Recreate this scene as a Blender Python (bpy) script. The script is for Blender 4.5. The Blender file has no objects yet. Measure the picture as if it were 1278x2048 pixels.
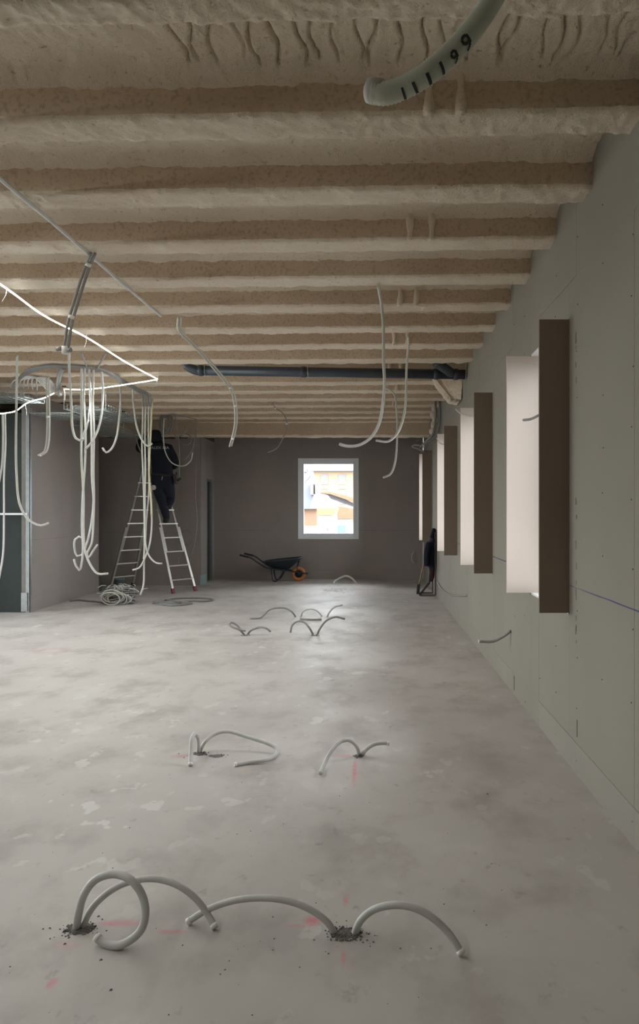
import bpy, bmesh, math, random
from mathutils import Vector, noise, Matrix

SC = bpy.context.scene
COL = SC.collection
EYE, FPX, VX, VY = 1.54, 1390.0, 738.0, 1020.0

# ---------------------------------------------------------------- camera
cd = bpy.data.cameras.new('camera')
cam = bpy.data.objects.new('camera', cd)
COL.objects.link(cam)
cam.location = (0, 0, EYE)
cam.rotation_euler = (math.pi / 2, 0, 0)
cd.sensor_fit = 'HORIZONTAL'
cd.sensor_width = 36
cd.lens = 36 * FPX / 1278
SHIFT_UNIT = 2048.0
cd.sensor_fit = 'VERTICAL'
cd.sensor_height = 36
cd.lens = 36 * FPX / 2048
cd.shift_x = -(VX - 639) / SHIFT_UNIT
cd.shift_y = (VY - 1024) / SHIFT_UNIT
cd.clip_start = 0.05
cd.clip_end = 500
SC.camera = cam

# ---------------------------------------------------------------- world, exposure
w = bpy.data.worlds.new('overcast_sky')
SC.world = w
w.use_nodes = True
bg = w.node_tree.nodes['Background']
bg.inputs[0].default_value = (0.93, 0.96, 1.0, 1)
bg.inputs[1].default_value = 5.0
vs = SC.view_settings
vs.view_transform = 'Standard'
vs.look = 'None'
vs.gamma = 1
vs.exposure = 1.42
vs.use_curve_mapping = False
try:
    SC.cycles.use_denoising = True
    SC.cycles.max_bounces = 10
    SC.cycles.diffuse_bounces = 7
    SC.cycles.transparent_max_bounces = 12
    SC.cycles.sample_clamp_indirect = 4.0
    SC.cycles.caustics_reflective = False
    SC.cycles.caustics_refractive = False
except Exception:
    pass

RIGHT_WIN = [(4.20, 5.19), (6.81, 7.81), (9.52, 10.48), (13.42, 14.25)]
LEFT_WIN = [(3.6, 4.8, .92, 2.69), (6.0, 9.4, 0.02, 2.69)]
WZ0, WZ1 = .922, 2.688
FARWIN = (-1.57, -.245, .905, 2.68)
XR, XL, YF, YB, ZT = 1.21, -7.5, 15.5, -4.5, 3.50

def portal(loc, sx, sy, rot):
    l = bpy.data.lights.new('daylight_portal', 'AREA')
    l.shape = 'RECTANGLE'; l.size = sx; l.size_y = sy
    l.cycles.is_portal = True
    o = bpy.data.objects.new('daylight_portal', l)
    COL.objects.link(o)
    o.location = loc; o.rotation_euler = rot
H = math.pi / 2
for a, b in RIGHT_WIN:
    portal((XR + .30, (a + b) / 2, (WZ0 + WZ1) / 2), WZ1 - WZ0, b - a, (0, H, 0))
for a, b, z0, z1 in LEFT_WIN:
    portal((XL - .20, (a + b) / 2, (z0 + z1) / 2), z1 - z0, b - a, (0, -H, 0))
portal(((FARWIN[0] + FARWIN[1]) / 2, YF + .2, (FARWIN[2] + FARWIN[3]) / 2), FARWIN[1] - FARWIN[0], FARWIN[3] - FARWIN[2], (-H, 0, 0))

# ---------------------------------------------------------------- helpers
def P(px, py, Y):
    return Vector(((px - VX) * Y / FPX, Y, EYE - (py - VY) * Y / FPX))
def PZ(px, py, Z):
    return P(px, py, (EYE - Z) * FPX / (py - VY))
def F(px, py, z=.0):
    return PZ(px, py, z)
def C(pts, Y0, Y1=None):
    Y1 = Y0 if Y1 is None else Y1
    n = max(1, len(pts) - 1)
    out = []
    for i, p in enumerate(pts):
        Y = Y0 + (Y1 - Y0) * i / n
        if p[1] < VY - 150: Y = min(Y, 1.722 * FPX / (VY - p[1]))     # keeps it under the joists
        out.append(P(p[0], p[1], Y))
    return out

def tagp(o, label=None, cat=None, group=None, kind=None):
    if label: o['label'] = label
    if cat: o['category'] = cat
    if group: o['group'] = group
    if kind: o['kind'] = kind
    return o
def empty(name, loc, label=None, cat=None, group=None, kind=None):
    o = bpy.data.objects.new(name, None)
    COL.objects.link(o)
    o.location = loc
    o.empty_display_size = .1
    return tagp(o, label, cat, group, kind)
def mesh_obj(name, vs_, fs, mats, parent=None, smooth=False, mi=None):
    me = bpy.data.meshes.new(name)
    me.from_pydata([tuple(v) for v in vs_], [], fs)
    for m in (mats if isinstance(mats, (list, tuple)) else [mats]):
        me.materials.append(m)
    if smooth:
        me.polygons.foreach_set('use_smooth', [True] * len(me.polygons))
    if mi:
        me.polygons.foreach_set('material_index', mi)
    me.update()
    o = bpy.data.objects.new(name, me)
    COL.objects.link(o)
    if parent is not None:
        o.parent = parent
        bpy_loc = parent_world(parent)
        o.matrix_parent_inverse = Matrix.Translation(-bpy_loc)
    return o
def parent_world(p):
    v = Vector(p.location)
    q = p.parent
    if q is not None and p.matrix_parent_inverse != Matrix.Identity(4):
        return v          # parts are built in world coordinates, their own location is zero
    return v
class MB:
    def __init__(s): s.v = []; s.f = []
    def add(s, v, f):
        n = len(s.v); s.v += [Vector(a) for a in v]; s.f += [tuple(i + n for i in q) for q in f]
        return s
    def box(s, a, b):
        x0, y0, z0 = a; x1, y1, z1 = b
        return s.add([(x0,y0,z0),(x1,y0,z0),(x1,y1,z0),(x0,y1,z0),(x0,y0,z1),(x1,y0,z1),(x1,y1,z1),(x0,y1,z1)],
                     [(0,3,2,1),(4,5,6,7),(0,1,5,4),(1,2,6,5),(2,3,7,6),(3,0,4,7)])
    def bar(s, p, q, wd, hd=None, up=(0, 0, 1)):
        p = Vector(p); q = Vector(q); hd = hd or wd
        d = (q - p).normalized(); u = Vector(up)
        if abs(d.dot(u)) > .95: u = Vector((1, 0, 0))
        a = d.cross(u).normalized() * wd / 2; b = a.normalized().cross(d) * hd / 2
        v = [p-a-b, p+a-b, p+a+b, p-a+b, q-a-b, q+a-b, q+a+b, q-a+b]
        return s.add(v, [(0,1,2,3),(7,6,5,4),(0,4,5,1),(1,5,6,2),(2,6,7,3),(3,7,4,0)])
    def tube(s, pts, r, seg=8, step=.03, raw=False, corr=None, closed=False):
        pts = [Vector(p) for p in pts]
        c = pts if raw else spline(pts, step, closed)
        n = len(c); rs = []
        for i in range(n):
            ri = r(i / max(1, n - 1)) if callable(r) else r
            if corr and i % 2: ri *= corr
            rs.append(ri)
        t0 = (c[1] - c[0]).normalized()
        nrm = t0.orthogonal().normalized()
        vs_ = []
        for i in range(n):
            t = (c[(i + 1) % n] - c[i - 1]) if closed else (c[min(i + 1, n - 1)] - c[max(i - 1, 0)])
            if t.length < 1e-9: t = t0
            t.normalize()
            nrm = (nrm - t * nrm.dot(t))
            if nrm.length < 1e-6: nrm = t.orthogonal()
            nrm.normalize()
            b = t.cross(nrm)
            for k in range(seg):
                a = 2 * math.pi * k / seg
                vs_.append(c[i] + (nrm * math.cos(a) + b * math.sin(a)) * rs[i])
        fs = []
        for i in range(n if closed else n - 1):
            j = (i + 1) % n
            for k in range(seg):
                k2 = (k + 1) % seg
                fs.append((i*seg+k, i*seg+k2, j*seg+k2, j*seg+k))
        if not closed:
            fs.append(tuple(range(seg))[::-1]); fs.append(tuple((n-1)*seg + k for k in range(seg)))
        return s.add(vs_, fs)
    def lathe(s, prof, cen, axis=(0, 0, 1), seg=20):
        cen = Vector(cen); ax = Vector(axis).normalized(); a = ax.orthogonal().normalized(); b = ax.cross(a)
        vs_ = []
        for r, h in prof:
            for k in range(seg):
                t = 2 * math.pi * k / seg
                vs_.append(cen + ax * h + (a * math.cos(t) + b * math.sin(t)) * r)
        fs = []
        m = len(prof)
        for i in range(m - 1):
            for k in range(seg):
                k2 = (k + 1) % seg
                fs.append((i*seg+k, i*seg+k2, (i+1)*seg+k2, (i+1)*seg+k))
        return s.add(vs_, fs)
    def prism(s, pts, vec):
        vec = Vector(vec); pts = [Vector(p) for p in pts]; n = len(pts)
        f = [tuple(range(n))[::-1], tuple(range(n, 2 * n))]
        f += [(i, (i + 1) % n, n + (i + 1) % n, n + i) for i in range(n)]
        return s.add(pts + [p + vec for p in pts], f)
    def build(s, name, mat, parent=None, smooth=False, bevel=0, **kw):
        o = mesh_obj(name, s.v, s.f, mat, parent, smooth)
        if bevel:
            m = o.modifiers.new('b', 'BEVEL'); m.width = bevel; m.segments = 2; m.limit_method = 'ANGLE'
        return tagp(o, **kw)
def spline(p, step, closed=False):
    n = len(p)
    if n < 3 and not closed:
        L = (p[1] - p[0]).length; k = max(1, int(L / step))
        return [p[0].lerp(p[1], i / k) for i in range(k + 1)]
    out = []
    rng = range(n) if closed else range(n - 1)
    for i in rng:
        if closed: a, b, c, d = p[i-1], p[i], p[(i+1) % n], p[(i+2) % n]
        else:
            b, c = p[i], p[i+1]
            a = p[i-1] if i else b * 2 - c
            d = p[i+2] if i + 2 < n else c * 2 - b
        # centripetal-like Catmull-Rom
        t0 = 0; t1 = max(1e-5, (b-a).length ** .5); t2 = t1 + max(1e-5, (c-b).length ** .5); t3 = t2 + max(1e-5, (d-c).length ** .5)
        k = max(1, int(round((c - b).length / step)))
        for j in range(k):
            t = t1 + (t2 - t1) * j / k
            A1 = a*((t1-t)/(t1-t0)) + b*((t-t0)/(t1-t0)); A2 = b*((t2-t)/(t2-t1)) + c*((t-t1)/(t2-t1)); A3 = c*((t3-t)/(t3-t2)) + d*((t-t2)/(t3-t2))
            B1 = A1*((t2-t)/(t2-t0)) + A2*((t-t0)/(t2-t0)); B2 = A2*((t3-t)/(t3-t1)) + A3*((t-t1)/(t3-t1))
            out.append(B1*((t2-t)/(t2-t1)) + B2*((t-t1)/(t2-t1)))
    if not closed: out.append(p[-1].copy())
    return out

# ---------------------------------------------------------------- materials
class NT:
    def __init__(s, name):
        s.m = bpy.data.materials.new(name); s.m.use_nodes = True
        s.t = s.m.node_tree; s.n = s.t.nodes; s.b = s.n['Principled BSDF']; s.out = s.n['Material Output']
    def node(s, typ, **kw):
        o = s.n.new(typ)
        for k, v in kw.items(): setattr(o, k, v)
        return o
    def link(s, a, b): s.t.links.new(a, b)
    def math(s, op, a, b=None, clamp=False):
        o = s.node('ShaderNodeMath', operation=op, use_clamp=clamp)
        for i, x in enumerate((a, b)):
            if x is None: continue
            if isinstance(x, (int, float)): o.inputs[i].default_value = x
            else: s.link(x, o.inputs[i])
        return o.outputs[0]
    def noise(s, scale, detail=4, vec=None, rough=.55):
        o = s.node('ShaderNodeTexNoise'); o.inputs['Scale'].default_value = scale; o.inputs['Detail'].default_value = detail
        o.inputs['Roughness'].default_value = rough
        if vec is not None: s.link(vec, o.inputs['Vector'])
        return o.outputs[0]
    def ramp(s, fac, stops):
        o = s.node('ShaderNodeValToRGB'); cr = o.color_ramp
        while len(cr.elements) < len(stops): cr.elements.new(.5)
        for e, (p, c) in zip(cr.elements, stops):
            e.position = p; e.color = tuple(c) + (1,) if len(c) == 3 else c
        s.link(fac, o.inputs[0]); return o.outputs[0]
    def mix(s, fac, a, b, mode='MIX'):
        o = s.node('ShaderNodeMix', data_type='RGBA', blend_type=mode)
        for sock, x in ((o.inputs[0], fac), (o.inputs[6], a), (o.inputs[7], b)):
            if isinstance(x, (int, float)): sock.default_value = x
            elif isinstance(x, tuple): sock.default_value = x + (1,)
            else: s.link(x, sock)
        return o.outputs[2]
    def bump(s, h, strength=.3, dist=.01):
        o = s.node('ShaderNodeBump'); o.inputs['Strength'].default_value = strength; o.inputs['Distance'].default_value = dist
        s.link(h, o.inputs['Height']); s.link(o.outputs[0], s.b.inputs['Normal'])
    def pos(s):
        g = s.node('ShaderNodeNewGeometry'); return g.outputs['Position']
    def col(s, x):
        if isinstance(x, tuple): s.b.inputs['Base Color'].default_value = x + (1,)
        else: s.link(x, s.b.inputs['Base Color'])
def simple(name, c, rough=.6, metal=0, var=.12, scale=8, bump=0, bs=60):
    t = NT(name); p = t.pos()
    n = t.noise(scale, 3, p)
    t.col(t.ramp(n, [(.3, tuple(x * (1 - var) for x in c)), (.7, tuple(min(1, x * (1 + var)) for x in c))]))
    t.b.inputs['Roughness'].default_value = rough; t.b.inputs['Metallic'].default_value = metal
    if bump: t.bump(t.noise(bs, 3, p), bump, .005)
    return t.m

def board_mat(name, c, line=1.0):
    t = NT(name); p = t.pos()
    n1 = t.noise(.9, 3, p); n2 = t.noise(14, 4, p)
    base = t.ramp(n1, [(.3, tuple(x * .93 for x in c)), (.7, tuple(x * 1.05 for x in c))])
    base = t.mix(t.math('MULTIPLY', n2, .12), base, tuple(x * .75 for x in c))
    sep = t.node('ShaderNodeSeparateXYZ'); t.link(p, sep.inputs[0])
    dz = t.math('ABSOLUTE', t.math('SUBTRACT', t.math('ADD', sep.outputs[2], t.math('MULTIPLY', t.noise(3, 2, p), .006)), 1.088))
    m = t.math('SUBTRACT', 1, t.math('DIVIDE', dz, .0055), True)
    m = t.math('MULTIPLY', m, t.ramp(t.noise(1.3, 3, p), [(.30, (.15,) * 3), (.6, (1,) * 3)]), True)
    m = t.math('MULTIPLY', t.math('MULTIPLY', m, 1.6, True), line, True)
    base = t.mix(m, base, (.035, .04, .16))
    t.col(base); t.b.inputs['Roughness'].default_value = .85
    t.bump(n2, .05, .003)
    return t.m
M = {}
M['board'] = board_mat('plasterboard', (.285, .268, .222))
M['board_far'] = board_mat('plasterboard_far', (.345, .305, .285), .35)
M['board_strip'] = board_mat('plasterboard_strip', (.305, .285, .242), 0)
M['fin'] = simple('plasterboard_reveal', (.70, .605, .53), .9, 0, .02, 2)
M['fin_back_shaded'] = simple('plasterboard_back_shaded', (.215, .165, .125), .9, 0, .04, 2)  # brown back paper, with the shade on the fin's near face put into the colour
M['green'] = simple('moisture_board', (.04, .050, .048), .9, 0, .1, 2)
M['teal'] = simple('moisture_board_offcut', (.30, .42, .40), .9, 0, .1, 6)
M['gap'] = simple('joint_shadow_backing', (.22, .21, .19), 1)
M['screw'] = simple('screw_steel', (.05, .05, .05), .5, .6)
M['steel'] = simple('galvanised_steel', (.45, .48, .48), .35, .8, .1, 20)
M['wirebasket'] = simple('zinc_wire', (.30, .34, .34), .4, .5, .1, 20)
M['alu'] = simple('ladder_aluminium', (.50, .48, .45), .40, .8, .08, 20)
M['sash'] = simple('grey_white_sash', (.84, .87, .91), .35, 0, .02)
M['rubber'] = simple('black_rubber', (.03, .03, .032), .8)
M['redcap'] = simple('red_foot_plastic', (.20, .045, .045), .6)
M['white'] = simple('white_pvc', (.90, .92, .94), .3, 0, .03)
M['conduit'] = simple('grey_corrugated_plastic', (.62, .615, .595), .55, 0, .08, 12)
M['conduit_dark'] = simple('grey_corrugated_plastic_dark', (.27, .265, .255), .6, 0, .12, 12)  # same plastic in a darker grey
M['conduit_light'] = simple('pale_corrugated_plastic', (.54, .53, .485), .55, 0, .06, 12)
M['conduit_green'] = simple('greenish_grey_plastic', (.62, .65, .53), .35, 0, .05, 12)
M['cable_yellow'] = simple('yellowed_plastic', (.62, .56, .36), .55)
M['cable_dark'] = simple('grey_cable', (.20, .20, .20), .6)
M['tip'] = simple('white_pipe_end', (.82, .80, .75), .6)
M['ink'] = simple('black_print', (.04, .04, .045), .7)
M['drain'] = simple('blue_grey_drain_plastic', (.045, .06, .075), .4, 0, .1, 6)
M['navy'] = simple('navy_workwear', (.006, .009, .018), .9, 0, .3, 25)
M['navy2'] = simple('navy_trousers', (.008, .011, .022), .9, 0, .3, 25)
M['skin'] = simple('skin', (.40, .24, .17), .6)
M['hair'] = simple('dark_hair', (.012, .010, .010), .7)
M['print'] = simple('grey_lettering', (.34, .36, .38), .8)
M['leather'] = simple('dark_leather', (.03, .025, .02), .7)
M['wb_blue'] = simple('blue_black_steel', (.030, .045, .060), .45, .2)
M['wb_rim'] = simple('worn_rim', (.10, .10, .11), .35, .6)
M['tyre'] = simple('orange_tyre', (.55, .22, .075), .75, 0, .1, 20)
M['jacket'] = simple('navy_fleece', (.010, .014, .030), .95, 0, .25, 30)
M['burgundy'] = simple('burgundy_cloth', (.055, .012, .018), .95)
M['wood'] = simple('broom_wood', (.33, .22, .13), .7)
M['frame_brown'] = simple('brown_steel_frame', (.16, .12, .10), .5, .4)
M['rubble'] = simple('dark_rubble', (.17, .16, .15), .95, 0, .4, 40)
M['plaster'] = simple('white_plaster_crumbs', (.80, .79, .77), .9)
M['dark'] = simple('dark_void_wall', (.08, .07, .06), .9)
# outside
M['ow_cream'] = simple('cream_render', (.27, .195, .13), .9, 0, .03, 1)
M['ow_white'] = simple('white_render', (.38, .365, .335), .9, 0, .02, 1)
M['ow_yellow'] = simple('yellow_render', (.30, .20, .08), .9, 0, .02, 1)
M['ow_orange'] = simple('terracotta_render', (.23, .135, .09), .9, 0, .05, 1)
M['slate'] = simple('slate_roof', (.14, .15, .17), .8, 0, .06, 3)
M['slate_l'] = simple('pale_slate_roof', (.20, .215, .25), .7, 0, .04, 3)
M['tile'] = simple('clay_tiles', (.24, .12, .07), .85, 0, .1, 4)
M['owin'] = simple('far_window_glass', (.12, .12, .14), .3)
M['obrick'] = simple('chimney_brick', (.17, .13, .12), .9)
M['garage'] = simple('blue_door', (.12, .19, .24), .6)
M['ground'] = simple('street_asphalt', (.22, .22, .22), .95)

def glass():
    t = NT('window_glass'); t.n.remove(t.b)
    tr = t.node('ShaderNodeBsdfTransparent'); tr.inputs[0].default_value = (.95, .96, .96, 1)
    gl = t.node('ShaderNodeBsdfGlossy'); gl.inputs['Roughness'].default_value = .02
    fr = t.node('ShaderNodeFresnel'); fr.inputs[0].default_value = 1.3
    mx = t.node('ShaderNodeMixShader')
    t.link(fr.outputs[0], mx.inputs[0]); t.link(tr.outputs[0], mx.inputs[1]); t.link(gl.outputs[0], mx.inputs[2])
    t.link(mx.outputs[0], t.out.inputs[0]); return t.m
M['glass'] = glass()
def emis(name, c, s):
    t = NT(name); t.b.inputs['Base Color'].default_value = (.9, .9, .9, 1)
    t.b.inputs['Emission Color'].default_value = c + (1,); t.b.inputs['Emission Strength'].default_value = s
    return t.m
M['led'] = emis('led_strip_light', (.95, 1.0, .97), 125)
M['led_back'] = emis('led_strip_back', (.95, 1.0, .97), 2.5)

def foam():
    t = NT('sprayed_foam'); p = t.pos()
    n1 = t.noise(1.2, 3, p); n2 = t.noise(34, 6, p, .7); n3 = t.noise(110, 4, p)
    base = t.ramp(n1, [(.3, (.84, .715, .565)), (.7, (.93, .815, .66))])
    base = t.mix(t.ramp(n2, [(.30, (.8,) * 3), (.41, (0,) * 3)]), base, (.40, .30, .21))
    mp = t.node('ShaderNodeMapping'); mp.inputs['Scale'].default_value = (1, 1.6, 2.5); t.link(p, mp.inputs[0])
    pits = t.math('MULTIPLY', t.ramp(t.noise(19, 5, mp.outputs[0], .75), [(.635, (0,) * 3), (.72, (.95,) * 3)]), t.ramp(t.noise(1.7, 2, p), [(.45, (0,) * 3), (.62, (1,) * 3)]))
    base = t.mix(pits, base, (.10, .06, .035))
    t.col(base); t.b.inputs['Roughness'].default_value = .95
    h = t.math('ADD', n2, t.math('MULTIPLY', n3, .5))
    t.bump(h, .85, .022)
    return t.m
M['foam'] = foam()
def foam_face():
    t = NT('dark_foam_on_joist'); p = t.pos()  # darker, browner and smoother than the foam on the undersides
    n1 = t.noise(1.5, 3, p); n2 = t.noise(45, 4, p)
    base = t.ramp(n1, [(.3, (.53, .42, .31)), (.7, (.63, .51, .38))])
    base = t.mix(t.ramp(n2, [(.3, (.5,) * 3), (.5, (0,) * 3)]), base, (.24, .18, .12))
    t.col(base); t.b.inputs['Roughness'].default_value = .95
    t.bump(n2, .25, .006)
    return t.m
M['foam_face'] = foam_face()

PINK = [(240, 1846, 50, 9, .8), (345, 1863, 38, 6, .6), (104, 1967, 12, 14, .7), (625, 1842, 22, 14, .9), (597, 1852, 32, 5, .6), (692, 1800, 7, 18, .7),
        (687, 1915, 6, 24, .6), (135, 1890, 40, 14, .25), (709, 1545, 6, 34, .8), (685, 1512, 28, 4, .5), (362, 1512, 26, 4, .5), (100, 1300, 60, 12, .1)]
def floor_mat():
    t = NT('concrete_screed'); p = t.pos()
    mp = t.node('ShaderNodeMapping'); mp.inputs['Scale'].default_value = (1, .8, 1); t.link(p, mp.inputs[0]); v = mp.outputs[0]
    n1 = t.noise(.55, 5, v); n2 = t.noise(2.2, 6, v, .62); n3 = t.noise(11, 5, v, .6)
    base = t.ramp(n1, [(.32, (.47, .44, .415)), (.68, (.61, .58, .55))])
    base = t.mix(t.ramp(n2, [(.30, (.85,) * 3), (.50, (0,) * 3)]), base, (.385, .355, .33))
    base = t.mix(t.ramp(n2, [(.60, (0,) * 3), (.74, (.55,) * 3)]), base, (.68, .66, .63))
    pale = t.math('MULTIPLY', t.ramp(t.noise(6.0, 3, v, .5), [(.62, (0,) * 3), (.65, (1,) * 3)]), t.ramp(t.noise(.9, 2, v), [(.42, (0,) * 3), (.6, (.55,) * 3)]))
    base = t.mix(pale, base, (.72, .70, .67))
    spec = t.ramp(n3, [(.27, (.55,) * 3), (.38, (0,) * 3)])
    base = t.mix(spec, base, (.27, .25, .23))
    sep = t.node('ShaderNodeSeparateXYZ'); t.link(p, sep.inputs[0])
    wob = t.noise(30, 3, p); wob2 = t.noise(5, 2, p)
    tot = None
    for px, py, rx, ry, st in PINK:
        c = F(px, py); sx = rx * c.y / FPX; sy = abs(F(px, py + ry).y - F(px, py - ry).y) / 2
        dx = t.math('DIVIDE', t.math('SUBTRACT', sep.outputs[0], c.x), sx)
        dy = t.math('DIVIDE', t.math('SUBTRACT', sep.outputs[1], c.y), sy)
        d = t.math('ADD', t.math('MULTIPLY', dx, dx), t.math('MULTIPLY', dy, dy))
        m = t.math('MULTIPLY', t.math('SUBTRACT', 1, d, True), st)
        tot = m if tot is None else t.math('MAXIMUM', tot, m)
    tot = t.math('MULTIPLY', tot, t.ramp(wob, [(.3, (.35,) * 3), (.65, (1,) * 3)]), True)
    tot = t.math('MULTIPLY', tot, t.ramp(wob2, [(.3, (.6,) * 3), (.6, (1,) * 3)]), True)
    tot = t.math('MULTIPLY', tot, 1.35, True)
    base = t.mix(tot, base, (.70, .24, .28))
    t.col(base)
    r = t.ramp(n2, [(.3, (.62,) * 3), (.7, (.48,) * 3)]); t.link(r, t.b.inputs['Roughness'])
    t.b.inputs['Specular IOR Level'].default_value = .35
    t.bump(t.math('ADD', n2, t.math('MULTIPLY', n3, .4)), .10, .01)
    return t.m
M['floor'] = floor_mat()

# ---------------------------------------------------------------- structure
MB().box((XL - .3, YB - .3, -.25), (XR + .45, YF + .3, 0)).build('floor', M['floor'], kind='structure')

def cut_rects(u0, u1, z0, z1, holes):
    rects = [(u0, u1, z0, z1)]
    for a, b, c, d in holes:
        new = []
        for (p, q, r, s) in rects:
            if b <= p or a >= q or d <= r or c >= s: new.append((p, q, r, s)); continue
            if p < a: new.append((p, a, r, s))
            if q > b: new.append((b, q, r, s))
            pp, qq = max(p, a), min(q, b)
            if r < c: new.append((pp, qq, r, c))
            if s > d: new.append((pp, qq, d, s))
        rects = new
    return rects
def wall(name, axis, plane, sgn, u0, u1, ztop, seams, holes, mat, zb=(.18, 2.91), depth=.30, strip_to=None, strip_proud=.0016, boards=True, blabel=None, holes_back=None):
    """axis 'x': wall lies in plane x=plane (u = y); 'y': y=plane (u = x). sgn: direction out of the room."""
    root = empty(name, (plane if axis == 'x' else (u0 + u1) / 2, plane if axis == 'y' else (u0 + u1) / 2, 0), kind='structure')
    def bx(mb, p, q, r, s, d0, d1):
        a, b = sorted((plane + sgn * d0, plane + sgn * d1))
        if axis == 'x': mb.box((a, p, r), (b, q, s))
        else: mb.box((p, a, r), (q, b, s))
    t = .013
    mb = MB()
    for r in cut_rects(u0, u1, 0, ztop, holes): bx(mb, *r, t if boards else 0, depth)
    mb.build('masonry', M['gap'] if boards else mat, root)
    if not boards: return root
    us = [u0] + [s for s in sorted(seams) if u0 < s < u1] + [u1]
    zs = [0] + list(zb) + [ztop]
    for i in range(len(us) - 1):
        for j in range(len(zs) - 1):
            for (p, q, r, s) in cut_rects(us[i], us[i+1], zs[j], zs[j+1], holes):
                if q - p < .02 or s - r < .02: continue
                g = .0005
                strip = j == 0
                m = MB(); off = -strip_proud if (strip and (strip_to is None or (p + q) / 2 < strip_to)) else (.0006 if (i + j) % 2 else 0)
                bx(m, p + g, q - g, r + (g if r > 0 else 0), s - g, off, t)
                m.build('board', M['board_strip'] if strip and mat is M['board'] and off < 0 else mat, root)
    return root

seams = [4.06 + .89 * k for k in range(-10, 14)]
rholes = [(a, b + .02, WZ0 - .012, WZ1 + .012) for a, b in RIGHT_WIN]
wr = wall('wall_right', 'x', XR, 1, YB, YF, 3.52, seams, rholes, M['board'], strip_to=5.3)
# screw heads
random.seed(3)
mb = MB()
for k, yy in enumerate([2.75, 3.19, 3.6, 4.04, 4.5, 4.93, 5.4, 5.78]):
    for z in [x * .30 + .08 for x in range(11)]:
        z += random.uniform(-.05, .05); y = yy + random.uniform(-.015, .015)
        if random.random() < .35 or (4.18 < y < 5.2 and .9 < z < 2.72): continue
        mb.lathe([(.0001, -.002), (.0035, -.002), (.0035, .003)], (XR - .0005, y, z), (1, 0, 0), 7)
for y, z, h in ((4.04, .27, .05), (4.05, 1.5, .012), (5.79, .10, .06)):
    mb.box((XR - .002, y - .003, z - h), (XR + .003, y + .003, z + h))
for k in range(22):
    y = 4.06 + random.uniform(-.006, .006); z = random.choice([random.uniform(1.0, 1.6), random.uniform(2.2, 2.6), random.uniform(.75, .9)])
    mb.box((XR - .0012, y - .002, z), (XR + .003, y + .002, z + random.uniform(.01, .04)))
tagp(mb.build('screw_head', M['screw'], wr), kind='stuff')

def window_unit(name, axis, plane, u0, u1, z0, z1, fw=.07, d=.06):
    root = empty(name, ((plane, (u0+u1)/2, z0) if axis == 'x' else ((u0+u1)/2, plane, z0)), kind='structure')
    def bb(mb, p, q, r, s, e0=0, e1=d):
        if axis == 'x': mb.box((plane + e0, p, r), (plane + e1, q, s))
        else: mb.box((p, plane + e0, r), (q, plane + e1, s))
    for (p, q, r, s) in ((u0, u0 + fw, z0, z1), (u1 - fw, u1, z0, z1), (u0 + fw, u1 - fw, z0, z0 + fw), (u0 + fw, u1 - fw, z1 - fw, z1)):
        mb = MB(); bb(mb, p, q, r, s); mb.build('sash_frame', M['sash'], root, bevel=.006)
    mb = MB(); bb(mb, u0 + fw, u1 - fw, z0 + fw, z1 - fw, .025, .031); mb.build('pane', M['glass'], root)
    return root
FIN = .18
for i, (a, b) in enumerate(RIGHT_WIN):
    root = window_unit('window_%d' % (i + 1), 'x', XR + .24, a + .02, b - .02, WZ0, WZ1)
    th = .02
    MB().box((XR - FIN, a - .0, WZ0 - .004), (XR + .24, a + th, WZ1 + .004)).build('reveal_board', M['fin_back_shaded'], root, label='brown backed reveal board facing into the room, with shade in its colour')
    MB().box((XR - FIN, b, WZ0), (XR + .24, b + th, WZ1)).build('reveal_board', M['fin'], root)
    MB().box((XR + .0, a + th, WZ0 - .012), (XR + .24, b, WZ0 + .001)).build('sill_board', M['white'], root)
    MB().box((XR + .0, a + th, WZ1 - .001), (XR + .24, b, WZ1 + .012)).build('head_board', M['white'], root)
# left wall (outside the picture) with the openings that light the floor
wall('wall_left', 'x', XL, -1, YB, YF, 3.52, [], LEFT_WIN, M['board'], boards=False)
for i, (a, b, z0, z1) in enumerate(LEFT_WIN):
    window_unit('window_%d' % (i + 6), 'x', XL - .2, a, b, z0, z1)
wall('wall_back', 'y', YB, -1, XL, XR, 3.52, [], [], M['dark'], boards=False)
fx0, fx1, fz0, fz1 = FARWIN
wf = wall('wall_far', 'y', YF, 1, -3.45, XR, 3.52, [-2.33, -1.13, .07, 1.11], [(fx0, fx1, fz0, fz1)], M['board_far'], zb=(.2, ), strip_proud=.004)
wall('wall_far_left', 'y', YF, 1, XL, -3.45, 3.52, [], [], M['dark'], boards=False)
root = window_unit('window_5', 'y', YF + .06, fx0, fx1, fz0, fz1, .11, .07)
# white bead round the reveal
for (x0, x1, z0, z1) in ((fx0 - .012, fx0 + .012, fz0 - .012, fz1 + .012), (fx1 - .012, fx1 + .012, fz0 - .012, fz1 + .012)):
    MB().box((x0, YF - .006, z0), (x1, YF + .06, z1)).build('corner_bead', M['white'], root)
for (z0, z1) in ((fz0 - .012, fz0 + .012), (fz1 - .012, fz1 + .012)):
    MB().box((fx0 + .012, YF - .006, z0), (fx1 - .012, YF + .06, z1)).build('corner_bead', M['white'], root)

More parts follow.
